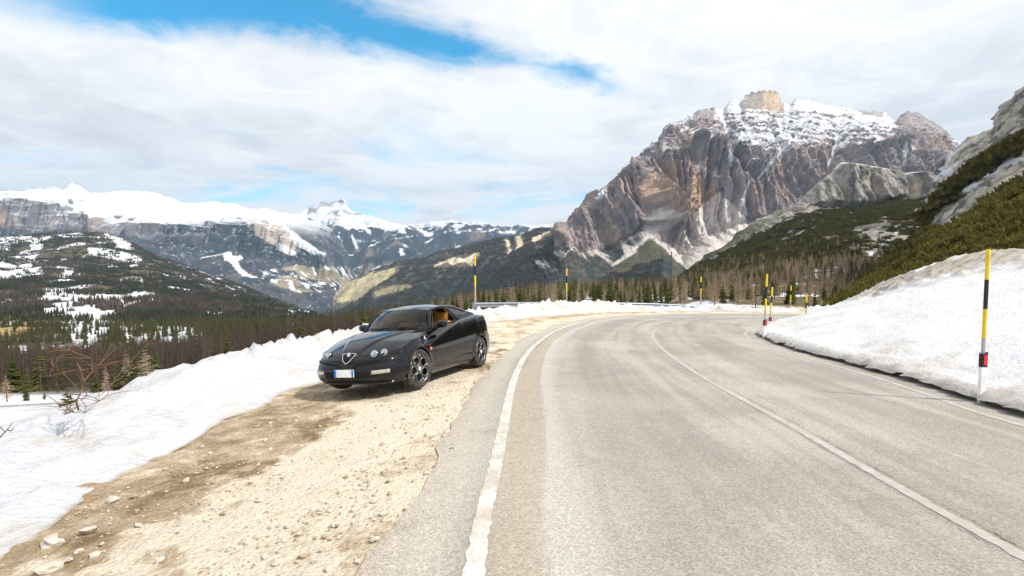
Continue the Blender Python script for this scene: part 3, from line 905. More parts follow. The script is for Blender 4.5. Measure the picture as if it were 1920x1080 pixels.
BANK = np.vstack([[(-3.3, -40), (-3.25, -10), (-3.15, 0)], gxy([(0, 1040), (80, 985), (160, 935), (250, 880), (350, 832), (420, 786), (500, 757), (530, 735), (600, 716), (660, 690)], -.16), [(-3.25, 14), (-2.9, 18.5), (-2.0, 22.5)], gxy([(905, 607), (960, 601), (1040, 594), (1110, 589), (1200, 585.5), (1300, 584), (1420, 585)]), [(26, 38), (40, 37.5), (70, 34)]])
NS = 420
cl_line = catmull(LINE, NS); cl_edge = catmull(EDGE, NS)

t_ = NT('gravel')
_co = t_.n('ShaderNodeNewGeometry').outputs['Position']
_lane = t_.n('ShaderNodeAttribute', attribute_name='Col').outputs['Color']
_big = t_.noise(_co, .9, 6, .62, .3)
_mid = t_.noise(_co, 5, 6, .7, .2)
_fine = t_.noise(_co, 38, 5, .75)
_vor = t_.n('ShaderNodeTexVoronoi', {'Vector': _co, 'Scale': 26., 'Randomness': 1.}, feature='F1')
_sel = t_.mth('ADD', t_.mth('ADD', t_.mth('MULTIPLY', _big, .55), t_.mth('MULTIPLY', _mid, .42)), t_.mth('MULTIPLY', _fine, .40))
_sep = t_.n('ShaderNodeSeparateColor', {0: _lane})
_sel = t_.mth('ADD', _sel, t_.mth('MULTIPLY', t_.mth('SUBTRACT', _sep.outputs[0], .5), .34))
_c1 = t_.mix(t_.rng(_sel, .50, .66), rgb(.20, .14, .078), rgb(.40, .305, .195))
_c2 = t_.mix(t_.rng(_sel, .62, .80), _c1, rgb(.69, .61, .49))
_c3 = t_.mix(t_.mth('MULTIPLY', t_.rng(_vor.outputs['Distance'], .25, .05), t_.rng(_mid, .45, .7)), _c2, rgb(.60, .53, .43))
_dk = t_.mix(t_.mth('MULTIPLY', t_.rng(_fine, .52, .68), .55), _c3, rgb(.18, .13, .08))
_h = t_.mth('ADD', t_.mth('MULTIPLY', _fine, .6), t_.mth('MULTIPLY', t_.mth('SUBTRACT', 1.0, _vor.outputs['Distance']), .5))
t_.bsdf(Base_Color=_dk, Roughness=.95, Specular_IOR_Level=.2, Normal=t_.bump(t_.mth('ADD', _h, _mid), .9, .045))
MAT_GRAVEL = t_.m

t_ = NT('asphalt')
_co = t_.n('ShaderNodeNewGeometry').outputs['Position']
_at = t_.n('ShaderNodeAttribute', attribute_name='lane').outputs['Vector']
_sp = t_.n('ShaderNodeSeparateXYZ', {0: _at})
_lat, _alo = _sp.outputs[0], _sp.outputs[1]
_str = t_.n('ShaderNodeCombineXYZ', {0: t_.mth('MULTIPLY', _lat, 2.2), 1: t_.mth('MULTIPLY', _alo, .10), 2: 0.}).outputs[0]
_s1 = t_.noise(_str, 1.0, 5, .6, .2)
_big = t_.noise(_co, .35, 5, .6, .3)
_mid = t_.noise(_co, 3.0, 5, .65)
_fine = t_.noise(_co, 70, 3, .8)
_grain = t_.n('ShaderNodeTexVoronoi', {'Vector': _co, 'Scale': 75., 'Randomness': 1.}, feature='F1').outputs['Color']
_gs = t_.n('ShaderNodeSeparateColor', {0: _grain}).outputs[0]
_latw = t_.mth('ADD', _lat, t_.mth('MULTIPLY', t_.mth('SUBTRACT', _s1, .5), .35))
_tone = t_.mth('ADD', t_.mth('MULTIPLY', _s1, .5), t_.mth('MULTIPLY', _big, .5))
_base = t_.mix(t_.rng(_tone, .38, .62), rgb(.285, .262, .232), rgb(.415, .39, .35))
# salt dust: brown band beside the line, pale band after it, pale crown, darker wheel paths
_band = t_.mth('MULTIPLY', t_.rng(_latw, .02, .12), t_.rng(_latw, .50, .42))
_base = t_.mix(t_.mth('MULTIPLY', _band, .75), _base, rgb(.40, .34, .265))
_pale = t_.mth('MULTIPLY', t_.rng(_latw, .42, .52), t_.rng(_latw, .95, .55))
_base = t_.mix(t_.mth('MULTIPLY', _pale, .7), _base, rgb(.49, .465, .425))
_wp = t_.mth('MULTIPLY', t_.rng(_latw, .95, 1.35), t_.rng(_latw, 2.0, 1.6))
_wp2 = t_.mth('MULTIPLY', t_.rng(_latw, 4.6, 5.0), t_.rng(_latw, 5.7, 5.3))
_base = t_.mix(t_.mth('MULTIPLY', t_.mth('ADD', _wp, _wp2), .40), _base, rgb(.245, .22, .19))
_sh = t_.rng(_latw, .0, -.35)
_base = t_.mix(t_.mth('MULTIPLY', _sh, .8), _base, t_.mix(_mid, rgb(.39, .345, .28), rgb(.53, .49, .43)))
_dirt = t_.mth('MULTIPLY', t_.rng(_lat, -.45, -.95), t_.rng(t_.mth('ADD', _mid, t_.mth('MULTIPLY', _fine, .4)), .55, .8))
_base = t_.mix(_dirt, _base, rgb(.30, .215, .12))
_patch = t_.rng(t_.noise(_co, 1.1, 6, .7, .5), .56, .72)
_base = t_.mix(t_.mth('MULTIPLY', _patch, .42), _base, rgb(.21, .178, .14))
_k = t_.mth('ADD', .52, t_.mth('ADD', t_.mth('MULTIPLY', _gs, .50), t_.mth('MULTIPLY', _fine, .62)))
_col = t_.n('ShaderNodeVectorMath', {0: _base, 'Scale': _k}, operation='SCALE').outputs[0]
t_.bsdf(Base_Color=_col, Roughness=.75, Specular_IOR_Level=.3, Normal=t_.bump(t_.mth('ADD', _fine, _gs), .8, .016))
MAT_ROAD = t_.m


def worn_paint(name, paint, under, lo, hi):
    t = NT(name)
    co = t.n('ShaderNodeNewGeometry').outputs['Position']
    n = t.mth('ADD', t.mth('MULTIPLY', t.noise(co, 3.5, 6, .7), .55), t.mth('MULTIPLY', t.noise(co, 30, 5, .75), .45))
    f = t.rng(n, lo, hi)
    g = t.noise(co, 70, 3, .8)
    col = t.mix(f, rgb(*paint), t.mix(g, rgb(*[x * .7 for x in under]), rgb(*[x * 1.2 for x in under])))
    t.bsdf(Base_Color=col, Roughness=.8, Specular_IOR_Level=.3, Normal=t.bump(n, .4, .01))
    return t.m


MAT_LINE = worn_paint('worn_white_paint', (.58, .56, .53), (.43, .385, .325), .42, .59)
MAT_CENTRE = worn_paint('centre_paint', (.46, .44, .41), (.37, .345, .31), .34, .56)
MAT_CRACK = flat('crack_fill', (.20, .175, .145), .9)

t_ = NT('snow')
_co = t_.n('ShaderNodeNewGeometry').outputs['Position']
_at = t_.n('ShaderNodeAttribute', attribute_name='Col').outputs['Color']
_n1 = t_.noise(_co, 1.6, 6, .62, .4)
_n2 = t_.noise(_co, 11, 6, .68, .2)
_n3 = t_.noise(_co, 55, 4, .7)
_k = t_.mth('ADD', .80, t_.mth('ADD', t_.mth('MULTIPLY', _n2, .22), t_.mth('MULTIPLY', _n3, .16)))
_col = t_.n('ShaderNodeVectorMath', {0: _at, 'Scale': _k}, operation='SCALE').outputs[0]
_h = t_.mth('ADD', t_.mth('MULTIPLY', _n1, 1.0), t_.mth('ADD', t_.mth('MULTIPLY', _n2, .55), t_.mth('MULTIPLY', _n3, .07)))
t_.bsdf(Base_Color=_col, Roughness=.6, Specular_IOR_Level=.35, Normal=t_.bump(_h, .75, .15))
MAT_SNOW = t_.m


def make_road():
    # verge and ground under the road, falling away beyond the bank
    xs = np.r_[np.linspace(-9, -4, 26), np.linspace(-3.95, 1.5, 150), np.linspace(1.7, 70, 120)]
    ys = np.r_[np.linspace(-40, 2.4, 60), np.geomspace(2.45, 46, 260)]
    Xg, Yg = np.meshgrid(xs, ys, indexing='ij')
    d, _ = polydist(Xg, Yg, BANK)
    out = np.maximum(-d - .9, 0)
    z = -TAN * Yg - .9 * out - .05 * out ** 2
    dl, _ = polydist(Xg, Yg, LINE)
    left = sstep(-1.0, -1.5, dl)
    z = z - .012 + left * (.014 + .020 * fbm(Xg * 1.1, Yg * 1.1, 0, 3) + .016 * fbm(Xg * 5, Yg * 5, 0, 4))
    z = z - .03 * sstep(-.2, .2, dl) - VERGE(dl, Yg)
    u, v = PROJ(np.stack([Xg, Yg, z], -1))
    f = fbm(Xg * .8, Yg * .8, 3, 4)
    f = f + .6 * fbm(Xg * 3, Yg * 3, 3, 3)
    pale = .53 + .13 * sstep(-2.6, -1.2, dl) - .07 * sstep(1.3, .3, d) + .10 * f
    pale += .26 * inpoly(u + 60 * f, v + 30 * f, [(-60, 1085), (330, 960), (540, 860), (700, 770), (860, 690), (900, 720), (760, 850), (640, 930), (800, 900), (840, 1000), (700, 1090)])
    for pg in ([(880, 660), (930, 640), (960, 640), (900, 700)], [(560, 800), (640, 770), (690, 790), (600, 840)], [(500, 980), (560, 940), (620, 960), (560, 1010)], [(100, 1090), (140, 1000), (220, 990), (230, 1060)], [(250, 1090), (300, 1040), (360, 1030), (400, 1090)], [(640, 1010), (720, 975), (780, 990), (760, 1090), (640, 1090)], [(380, 880), (480, 850), (540, 855), (480, 880)], [(760, 820), (820, 790), (830, 800), (790, 850)], [(520, 735), (600, 722), (620, 760), (500, 810), (420, 850), (300, 930), (200, 960), (330, 860)]):
        pale -= (.16 if pg[0] == (520, 735) else .34) * inpoly(u + 50 * f, v + 26 * f, pg)
    pale = np.where(Yg > 12, pale + .10 - .25 * sstep(.1, .4, fbm(Xg * 1.5, Yg * .5, 0, 4)), pale)
    col = np.stack([pale] * 3, -1)
    me = np_mesh('ground', np.stack([Xg, Yg, z], -1).reshape(-1, 3), grid_faces(len(xs), len(ys)), MAT_GRAVEL, col.reshape(-1, 3))
    tag(obj('ground', me), 'pale brown gravel verge beside the road', 'ground', None, 'structure')

    # the carriageway: from a ragged dusty edge left of the white line to the snow on the right
    arc = np.r_[0, np.cumsum(np.linalg.norm(np.diff(cl_line, axis=0), axis=1))]
    tang = np.gradient(cl_line, axis=0); tang /= np.linalg.norm(tang, axis=1)[:, None]
    nrm = np.stack([tang[:, 1], -tang[:, 0]], -1)
    rag = .62 + .16 * perlin(arc * .5, 1.2, 0) + .08 * perlin(arc * 3, 4, 0) + .04 * perlin(arc * 11, 9, 0)
    nl = 16; ns = 44
    V, UV = [], []
    left = cl_line - nrm * rag[:, None]
    # reach right edge: nearest station by parameter
    ae = np.r_[0, np.cumsum(np.linalg.norm(np.diff(cl_edge, axis=0), axis=1))]
    ce = cl_edge
    rows = []
    for k in range(nl):
        rows.append(left + (cl_line - left) * (k / nl))
    far = ce + (ce - cl_line) / np.linalg.norm(ce - cl_line, axis=1)[:, None] * .5
    for k in range(ns + 1):
        rows.append(cl_line + (far - cl_line) * (k / ns))
    G = np.stack(rows, 1)
    dl, al = polydist(G[..., 0], G[..., 1], LINE)
    z = -TAN * G[..., 1] + .004 + .03 * sstep(0, 3, dl) * sstep(6.5, 3.2, dl) * 0
    P = np.concatenate([G, z[..., None]], -1)
    me = np_mesh('road', P.reshape(-1, 3), grid_faces(*G.shape[:2]), MAT_ROAD, uv=np.stack([dl, al, 0 * dl], -1).reshape(-1, 3))
    tag(obj('road', me), 'pale salt dusted asphalt road bending right', 'road', None, 'structure')

    def ribbon(name, c, w, mat, h, label, s0, s1, jag=0.):
        a = np.r_[0, np.cumsum(np.linalg.norm(np.diff(c, axis=0), axis=1))]
        m = (a > s0) & (a < s1)
        c, a = c[m], a[m]
        tg = np.gradient(c, axis=0); tg /= np.linalg.norm(tg, axis=1)[:, None]
        nn = np.stack([tg[:, 1], -tg[:, 0]], -1)
        e0 = w / 2 + jag * perlin(a * 9, 1, 0); e1 = w / 2 + jag * perlin(a * 9, 7, 0)
        q = np.stack([c - nn * e0[:, None], c + nn * e1[:, None]], 1)
        zz = -TAN * q[..., 1] + h
        me = np_mesh(name, np.concatenate([q, zz[..., None]], -1).reshape(-1, 3), grid_faces(len(c), 2), mat)
        return tag(obj(name, me), label, 'road marking', None, 'structure')

    dense = catmull(LINE, 2600)
    ribbon('edge_line', dense + 0, .125, MAT_LINE, .008, 'worn white line along the left edge of the road', 1, 95, .022)
    ctr = np.vstack([[(2.5, -40), (2.75, -8), (2.9, 0)], gxy([(1930, 1052), (1750, 952), (1600, 866), (1480, 797), (1390, 748), (1310, 703), (1255, 665), (1228, 640), (1224, 626), (1240, 613), (1290, 604.5), (1380, 598.5), (1480, 595)]), [(28, 30.2), (45, 29)]])
    cd = catmull(ctr, 2600)
    ribbon('centre_line', cd, .10, MAT_CENTRE, .008, 'faded pale line down the middle of the road', 20, 100, .02)
    er = cl_edge
    ed = catmull(EDGE, 2600)
    tg = np.gradient(ed, axis=0); tg /= np.linalg.norm(tg, axis=1)[:, None]
    ribbon('edge_line', ed - np.stack([tg[:, 1], -tg[:, 0]], -1) * .42, .10, MAT_CENTRE, .008, 'faded pale line beside the snow on the inside of the bend', 20, 90, .025)
    # open seams in the asphalt beside the centre line and a few cross cracks
    def crack(pts, w, off=0., label='thin dark crack in the asphalt'):
        c = catmull(np.array(pts, float), 900)
        a = np.r_[0, np.cumsum(np.linalg.norm(np.diff(c, axis=0), axis=1))]
        tg = np.gradient(c, axis=0); tg /= np.linalg.norm(tg, axis=1)[:, None]
        nn = np.stack([tg[:, 1], -tg[:, 0]], -1)
        c = c + nn * (off + .03 * perlin(a * 3, 2, 0) + .02 * perlin(a * 14, 5, 0) + .008 * perlin(a * 50, 3, 0))[:, None]
        wd = np.maximum(.0, w * (.30 + 1.1 * perlin(a * 3, 4, 0) + .6 * perlin(a * 21, 8, 0)))
        q = np.stack([c - nn * wd[:, None], c + nn * wd[:, None]], 1)
        zz = -TAN * q[..., 1] + .0115
        me = np_mesh('road_crack', np.concatenate([q, zz[..., None]], -1).reshape(-1, 3), grid_faces(len(c), 2), MAT_CRACK)
        tag(obj('road_crack', me), label, 'crack', None, 'structure')
    seg = cd[(cd[:, 1] > 3) & (cd[:, 1] < 17)]
    crack(seg[::40], .008, .10, 'jagged open seam running beside the faded centre line')
    crack(seg[::55], .005, -.07, 'second open seam on the other side of the centre line')
    crack(gxy([(1345, 655), (1400, 676), (1470, 690), (1530, 694)]), .009, 0, 'dark crack curving across the inner lane of the bend')
    crack(gxy([(1350, 719), (1420, 716), (1480, 708), (1495, 702)]), .007, 0, 'thin crack crossing the inner lane near the snow')

    # ---- ploughed snow bank on the left and round the outside of the bend
    nb, na = 900, 56
    c = catmull(BANK, nb)
    # even out: spend most samples in view
    tg = np.gradient(c, axis=0); tg /= np.linalg.norm(tg, axis=1)[:, None]
    nn = np.stack([-tg[:, 1], tg[:, 0]], -1)
    for _ in range(400):
        nn[1:-1] = (nn[:-2] + nn[1:-1] + nn[2:]) / 3
    nn /= np.linalg.norm(nn, axis=1)[:, None]
    arc = np.r_[0, np.cumsum(np.linalg.norm(np.diff(c, axis=0), axis=1))]
    yb = c[:, 1]
    far = sstep(17, 27, yb) * 1.0
    far = np.maximum(far, (c[:, 0] > 0) * 1.)
    hgt = .06 + .26 * sstep(6, 12, yb) + far * np.interp(c[:, 0], [-2, 1, 3, 7, 10, 13], [.06, .12, .38, .24, -.14, -.22])
    hgt = hgt + .10 * perlin(arc * .35, 3, 0) + .05 * perlin(arc * 1.3, 6, 0)
    run = 1.35 - .35 * far + .12 * perlin(arc * .6, 8, 0)
    base_w = .10 * perlin(arc * .9, 5, 0) + .06 * perlin(arc * 3.5, 2, 0) + .03 * perlin(arc * 11, 2, 0)
    s = np.linspace(0, 1, na)
    T, A = np.meshgrid(s, arc, indexing='xy')
    Tm = T
    face = np.clip(Tm / .42, 0, 1); flat_ = np.clip((Tm - .42) / .28, 0, 1); outer = np.clip((Tm - .70) / .30, 0, 1)
    off = base_w[:, None] + face * run[:, None] + flat_ * (1.0 - .3 * far[:, None]) + outer * (3.2 - 1.2 * far[:, None])
    prof = .045 * (1 - (1 - np.clip(face / .05, 0, 1)) ** 2) + (face ** .66) * .96
    h = hgt[:, None] * prof - .10 * flat_ * (1 - far[:, None]) - outer * (1.9 + 1.2 * outer + 1.5 * far[:, None])
    Xb = c[:, 0:1] + nn[:, 0:1] * off; Yb = c[:, 1:2] + nn[:, 1:2] * off
    env = sstep(0, .10, Tm)
    rough = .055 + .035 * sstep(8, 14, Yb) + .05 * far[:, None]
    bump = rough * (1.3 * ridged(Xb * 1.1 + Yb * .6, Yb * 1.0 - Xb * .5, 0, 5) - 1.0) + .045 * fbm(Xb * 4, Yb * 4, 1, 4) + .008 * ridged(Xb * 9 + Yb * 4, Yb * 9 - Xb * 4, 1, 3)
    crest = np.exp(-((Tm - .42) / .09) ** 2)
    clod = crest * (.03 + .22 * sstep(6.5, 12, Yb) * (1 - .3 * far[:, None])) * np.maximum(ridged(Xb * 2.4, Yb * 2.4, 4, 4) - .55, -.3)
    streak = .035 * (ridged(arc[:, None] * 1.5 + .35 * off, off * .45, 2, 4) - .9) + .02 * fbm(arc[:, None] * 5, off * 1.6, 5, 3)
    h = h + env * (bump + streak) + clod
    dlb, _ = polydist(Xb, Yb, LINE)
    P = np.stack([Xb, Yb, -TAN * Yb + h - VERGE(dlb, Yb) * sstep(.5, .0, Tm) ], -1)
    f1 = fbm(Xb * .9, Yb * .9, 0, 4); f2 = fbm(Xb * 5, Yb * 5, 0, 4)
    col = fill(P, (.555, .57, .60))
    dirt = sstep(.05, .5, f1 + .6 * f2 + .5 * sstep(.12, .0, face) - .1) * (.45 + .3 * far[:, None])
    col = blend(col, (.44, .375, .29), np.clip(dirt, 0, 1))
    col = blend(col, (.47, .37, .26), far[:, None] * sstep(.0, .5, fbm(Xb * 1.3 + 5, Yb * 1.3, 0, 4)) * .55 * sstep(1, .3, face))
    col = blend(col, (.30, .24, .17), sstep(.045, .0, face) * .75)
    me = np_mesh('snow_bank', P.reshape(-1, 3), grid_faces(nb, na)[:, ::-1], MAT_SNOW, col.reshape(-1, 3))
    tag(obj('snow_bank', me), 'ploughed ridge of dirty snow along the left verge and round the bend', 'snow bank', None, 'structure')

    # ---- snow slope inside the bend
    step = .125
    xs = np.arange(5.2, 46, step); ys = np.arange(-6, 44, step)
    xs = np.r_[np.arange(5.2, 16, .10), np.arange(16, 46, .25)]; ys = np.r_[np.arange(-6, 2, .3), np.arange(2, 30, .10), np.arange(30, 46, .3)]
    X, Y = np.meshgrid(xs, ys, indexing='ij')
    wob = .07 * perlin(X * 1.3, Y * 1.3, 4) + .05 * perlin(X * 4.5, Y * 4.5, 2)
    d, _ = polydist(X, Y, EDGE)
    d = d + wob
    snow_side = d
    inside = snow_side > -.10
    # snap the outermost ring on to the edge
    dd = np.maximum(snow_side, 0)
    lip = .11 + .21 * (1 - np.exp(-dd / .18)) * (.75 + .5 * perlin(X * .5, Y * .5, 8)) + .035 * perlin(X * 4, Y * 4, 6) * sstep(.5, .1, dd)
    rise = .27 * np.maximum(dd - .5, 0)
    crest = 9.5 + 1.2 * perlin(X * .15, Y * .15, 3)
    over = np.maximum(dd - crest, 0)
    rise = rise - .30 * over - .03 * over ** 2
    h = lip + np.maximum(rise, -3)
    f1 = fbm(X * .5, Y * .5, 2, 4); f2 = fbm(X * 2.2, Y * 2.2, 2, 4)
    h = h + (.05 * f1 + .018 * f2 + .012 * fbm(X * 7, Y * 7, 1, 3)) * sstep(.05, .6, dd)
    h = h + .05 * (ridged(X * 3, Y * 3, 4, 4) - .6) * sstep(0, .15, dd) * sstep(1.1, .4, dd)
    # gravel mound on the crest
    mx, my = 18.0, 21.5
    md = np.hypot((X - mx) / 3.4, (Y - my) / 3.2)
    h = h + 1.0 * np.exp(-md ** 2) + 0
    P0 = np.stack([X, Y, -TAN * Y + h], -1)
    u, v = PROJ(P0)
    gm = sstep(1.35, .8, md + .35 * f2) + sstep(7.3, 8.6, dd + 1.0 * f1 + .8 * f2) * (X < 40) * sstep(24, 20, Y)
    gm = np.clip(gm, 0, 1) * sstep(26, 23, Y)
    h = h + gm * (.16 * (ridged(X * 1.6, Y * 1.6, 0, 5) - .6) + .05)
    P = np.stack([X, Y, -TAN * Y + h], -1)
    col = fill(P, (.66, .67, .69))
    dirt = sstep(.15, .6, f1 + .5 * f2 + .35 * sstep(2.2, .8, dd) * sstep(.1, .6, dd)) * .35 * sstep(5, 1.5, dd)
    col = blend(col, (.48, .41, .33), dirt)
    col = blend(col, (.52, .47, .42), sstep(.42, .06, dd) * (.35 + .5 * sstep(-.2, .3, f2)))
    col = blend(col, (.22, .19, .16), sstep(.07, .0, dd) * .6)  # dirt and the dark gap under the lip, its shade painted in
    gcol = blend(fill(P, (.43, .39, .33)), (.22, .19, .155), sstep(.0, .4, fbm(X * 4, Y * 4, 3, 4)))
    col = blend(col, gcol, gm * (1 - .9 * sstep(.25, .4, f1 + .3 * f2)))
    col = blend(col, (.22, .19, .08), sstep(.5, .6, fbm(X * 1.2 + 4, Y * 1.2, 2, 4)) * sstep(24, 27, Y) * sstep(3, 4, dd))
    nx, ny = X.shape
    fc = grid_faces(nx, ny)
    ok = inside.ravel()
    fc = fc[ok[fc].all(1)]
    idx = -np.ones(nx * ny, int); used = np.unique(fc); idx[used] = np.arange(len(used))
    Pm = P.reshape(-1, 3)[used].copy()
    dm = snow_side.ravel()[used]
    low = dm <= 0
    Pm[low, 2] = -TAN * Pm[low, 1] + .075 + .04 * perlin(Pm[low, 0] * 4, Pm[low, 1] * 4, 6)
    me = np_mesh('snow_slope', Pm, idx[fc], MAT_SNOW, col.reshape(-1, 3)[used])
    ed_ = catmull(EDGE, 1500)
    ed_ = ed_[(ed_[:, 1] > -6) & (ed_[:, 1] < 40) & (ed_[:, 0] < 40)]
    tg_ = np.gradient(ed_, axis=0); tg_ /= np.linalg.norm(tg_, axis=1)[:, None]
    nr = np.stack([tg_[:, 1], -tg_[:, 0]], -1)
    wv = .07 * perlin(ed_[:, 0] * 1.3, ed_[:, 1] * 1.3, 4) + .05 * perlin(ed_[:, 0] * 4.5, ed_[:, 1] * 4.5, 2)
    rows_ = []
    for o_, z_ in ((.10, -.02), (.14, .04), (.15, .09), (.22, .13)):
        q = ed_ + nr * (o_ - wv)[:, None]
        rows_.append(np.concatenate([q, (-TAN * q[:, 1] + z_)[:, None]], 1))
    Pw = np.stack(rows_, 1)
    cw_ = fill(Pw, (.30, .265, .225)); cw_[:, 0] = (.12, .10, .08); cw_[:, 3] = (.5, .5, .5)  # dirty wall, foot darkened as painted shade of the undercut
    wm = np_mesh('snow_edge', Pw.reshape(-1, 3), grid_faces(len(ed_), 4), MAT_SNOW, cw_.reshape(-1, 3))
    tag(obj('snow_edge', wm), 'dirty, shade darkened undercut edge of the snow along the inside of the bend', 'snow edge', None, 'structure')
    tag(obj('snow_slope', me), 'white snow slope with a gravel mound on the inside of the bend', 'snow slope', None, 'structure')
    SHEETS['snow_slope'] = P


make_road()

# ================================================================== trees and scrub
def leaf_mat(name, c0, c1, rough=.9, trans=.25):
    t = NT(name)
    r = t.n('ShaderNodeObjectInfo').outputs['Random']
    co = t.n('ShaderNodeTexCoord').outputs['Object']
    n = t.noise(co, 2.2, 4, .7)
    f = t.mth('ADD', t.mth('MULTIPLY', r, .65), t.mth('MULTIPLY', t.rng(n, .3, .7), .35))
    col = t.mix(f, rgb(*c0), rgb(*c1))
    d = t.n('ShaderNodeBsdfDiffuse', {'Color': col})
    tr = t.n('ShaderNodeBsdfTranslucent', {'Color': col})
    m = t.n('ShaderNodeMixShader', {0: trans, 1: d.outputs[0], 2: tr.outputs[0]})
    t.t.links.new(m.outputs[0], t.out.inputs['Surface'])
    return t.m


MAT_SCRUB_LIT = leaf_mat('sunlit_pine_needles', (.085, .082, .020), (.21, .175, .050))  # brighter copy of the scrub needles, coloured as sunlit for the right hillside
MAT_SPRUCE = leaf_mat('spruce_needles', (.044, .054, .020), (.110, .110, .040))
MAT_LARCH = leaf_mat('larch_twigs', (.24, .18, .125), (.50, .385, .265), trans=.2)
MAT_BARK = leaf_mat('bark', (.10, .075, .055), (.16, .12, .09), trans=0.)
MAT_SCRUB_SHADED = leaf_mat('shaded_pine_needles', (.060, .062, .016), (.150, .130, .036))  # darker copy of the same needles, coloured as shaded below the cliff
MAT_DARK = leaf_mat('dark_larch_twigs', (.055, .044, .038), (.125, .095, .076), trans=.2)
MAT_FARWOOD = leaf_mat('far_spruce', (.026, .034, .026), (.058, .062, .040), trans=.1)
MAT_FARLARCH = leaf_mat('far_larch', (.050, .044, .042), (.115, .090, .074), trans=.1)
MAT_YOUNG = leaf_mat('young_pine_needles', (.11, .11, .022), (.24, .205, .045))


def trunk_mesh(name, h, r, mat):
    V, Fc = [], []
    lean = RNG.normal(0, .02, 2)
    tube_bm(V, Fc, [(lean[0] * h * t, lean[1] * h * t, h * t - .3 * (t == 0)) for t in (0, .3, .6, .85, 1)], [r * 1.3, r, r * .6, r * .3, .01], 6)
    return np_mesh(name, V, Fc, mat, smooth=True)


def spruce_crown(name, h, w, levels, nb, mat, seed, young=False):
    rg = np.random.default_rng(seed)
    V, Fc = [], []
    for L in range(levels):
        t = (L + rg.uniform(-.3, .3)) / levels
        t = min(max(t, 0), .985)
        z = h * (.10 + .90 * t)
        rad = w * (1 - t) ** .80 * (.82 + .36 * rg.random()) + .05
        for b in range(nb):
            if rg.random() < .12:
                continue
            a = 2 * math.pi * (b + rg.uniform(-.4, .4)) / nb + L * .7
            r = rad * rg.uniform(.65, 1.15)
            ca, sa = math.cos(a), math.sin(a)
            droop = r * (.50 if not young else -.10) + rg.uniform(-.1, .1) * r
            zz = z + rg.uniform(-.02, .02) * h
            wd = r * rg.uniform(.28, .5)
            o = len(V)
            V += [np.array((0, 0, zz + .06 * r)), np.array((ca * r * .55 - sa * wd, sa * r * .55 + ca * wd, zz - droop * .62 + rg.uniform(-.1, .1) * r)),
                  np.array((ca * r, sa * r, zz - droop + .12 * r)), np.array((ca * r * .55 + sa * wd, sa * r * .55 - ca * wd, zz - droop * .62 + rg.uniform(-.1, .1) * r)),
                  np.array((ca * r * .5, sa * r * .5, zz - droop * .2))]
            Fc += [(o, o + 1, o + 4), (o + 1, o + 2, o + 4), (o + 4, o + 2, o + 3), (o, o + 4, o + 3)]
    o = len(V)
    V += [np.array((.06, 0, h * .9)), np.array((-.05, .06, h * .9)), np.array((0, -.06, h * .9)), np.array((0, 0, h * 1.05))]
    Fc += [(o, o + 1, o + 3), (o + 1, o + 2, o + 3), (o + 2, o, o + 3)]
    return V, Fc


def larch_crown(name, h, w, levels, nb, mat, seed):
    rg = np.random.default_rng(seed)
    V, Fc = [], []
    for L in range(levels):
        t = min(max((L + rg.uniform(-.4, .4)) / levels, 0), .98)
        z = h * (.14 + .86 * t)
        rad = w * (1 - t) ** .75 * rg.uniform(.7, 1.15) + .08
        for b in range(nb):
            a = rg.uniform(0, 2 * math.pi)
            r = rad * rg.uniform(.55, 1.1)
            d = np.array((math.cos(a), math.sin(a), rg.uniform(-.25, .25)))
            s = np.array((-d[1], d[0], 0))
            p0 = np.array((0, 0, z)); p1 = p0 + d * r
            up = np.array((0, 0, 1.))
            o = len(V); wd = .035 * h / 10
            V += [p0 + up * wd, p0 - up * wd, p1]
            Fc.append((o, o + 1, o + 2))
            for q in range(4):                   # hanging, brushy twigs
                f = rg.uniform(.25, 1.0)
                c = p0 + d * r * f
                e = c + s * rg.uniform(-1, 1) * r * .32 + d * r * .22 + up * rg.uniform(-.30, .12) * r
                e2 = c + s * rg.uniform(-1, 1) * r * .12 + d * r * .05 + up * rg.uniform(-.12, .05) * r
                o = len(V)
                V += [c, e, e2]
                Fc.append((o, o + 1, o + 2))
    return V, Fc


def clump(parts):
    V, Fc, M = [], [], []
    for (v, f, m) in parts:
        o = len(V)
        V += list(v); Fc += [tuple(i + o for i in t) for t in f]; M += [m] * len(f)
    return V, Fc, M


# prototypes, one set of shared meshes for all trees
PROTO = {'spruce': [], 'larch': [], 'dark_larch': [], 'young_pine': []}
for s in range(4):
    h, w = 10., 1.65 + .25 * s
    V, Fc = spruce_crown('c', h, w, 17, 9, None, 20 + s)
    PROTO['spruce'].append((trunk_mesh('spruce_trunk', h * .97, .16, MAT_BARK), np_mesh('spruce_crown', V, Fc, MAT_SPRUCE, smooth=False), (V, Fc)))
    V, Fc = larch_crown('c', h, 1.55 + .3 * s, 24, 9, None, 40 + s)
    tm = trunk_mesh('larch_trunk', h * .99, .13, MAT_BARK)
    PROTO['larch'].append((tm, np_mesh('larch_crown', V, Fc, MAT_LARCH, smooth=False), (V, Fc)))
    PROTO['dark_larch'].append((tm, np_mesh('larch_crown', V, Fc, MAT_DARK, smooth=False), (V, Fc)))
    V, Fc = spruce_crown('c', h, 2.6 + .3 * s, 13, 11, None, 60 + s, young=True)
    PROTO['young_pine'].append((trunk_mesh('pine_trunk', h * .95, .2, MAT_BARK), np_mesh('pine_crown', V, Fc, MAT_YOUNG, smooth=False), (V, Fc)))


def trunk_vf(h, r):
    V, Fc = [], []
    tube_bm(V, Fc, [(0, 0, -.3), (0, 0, h * .6), (0, 0, h)], [r, r * .6, .02], 4)
    return V, Fc


_data_only = {}


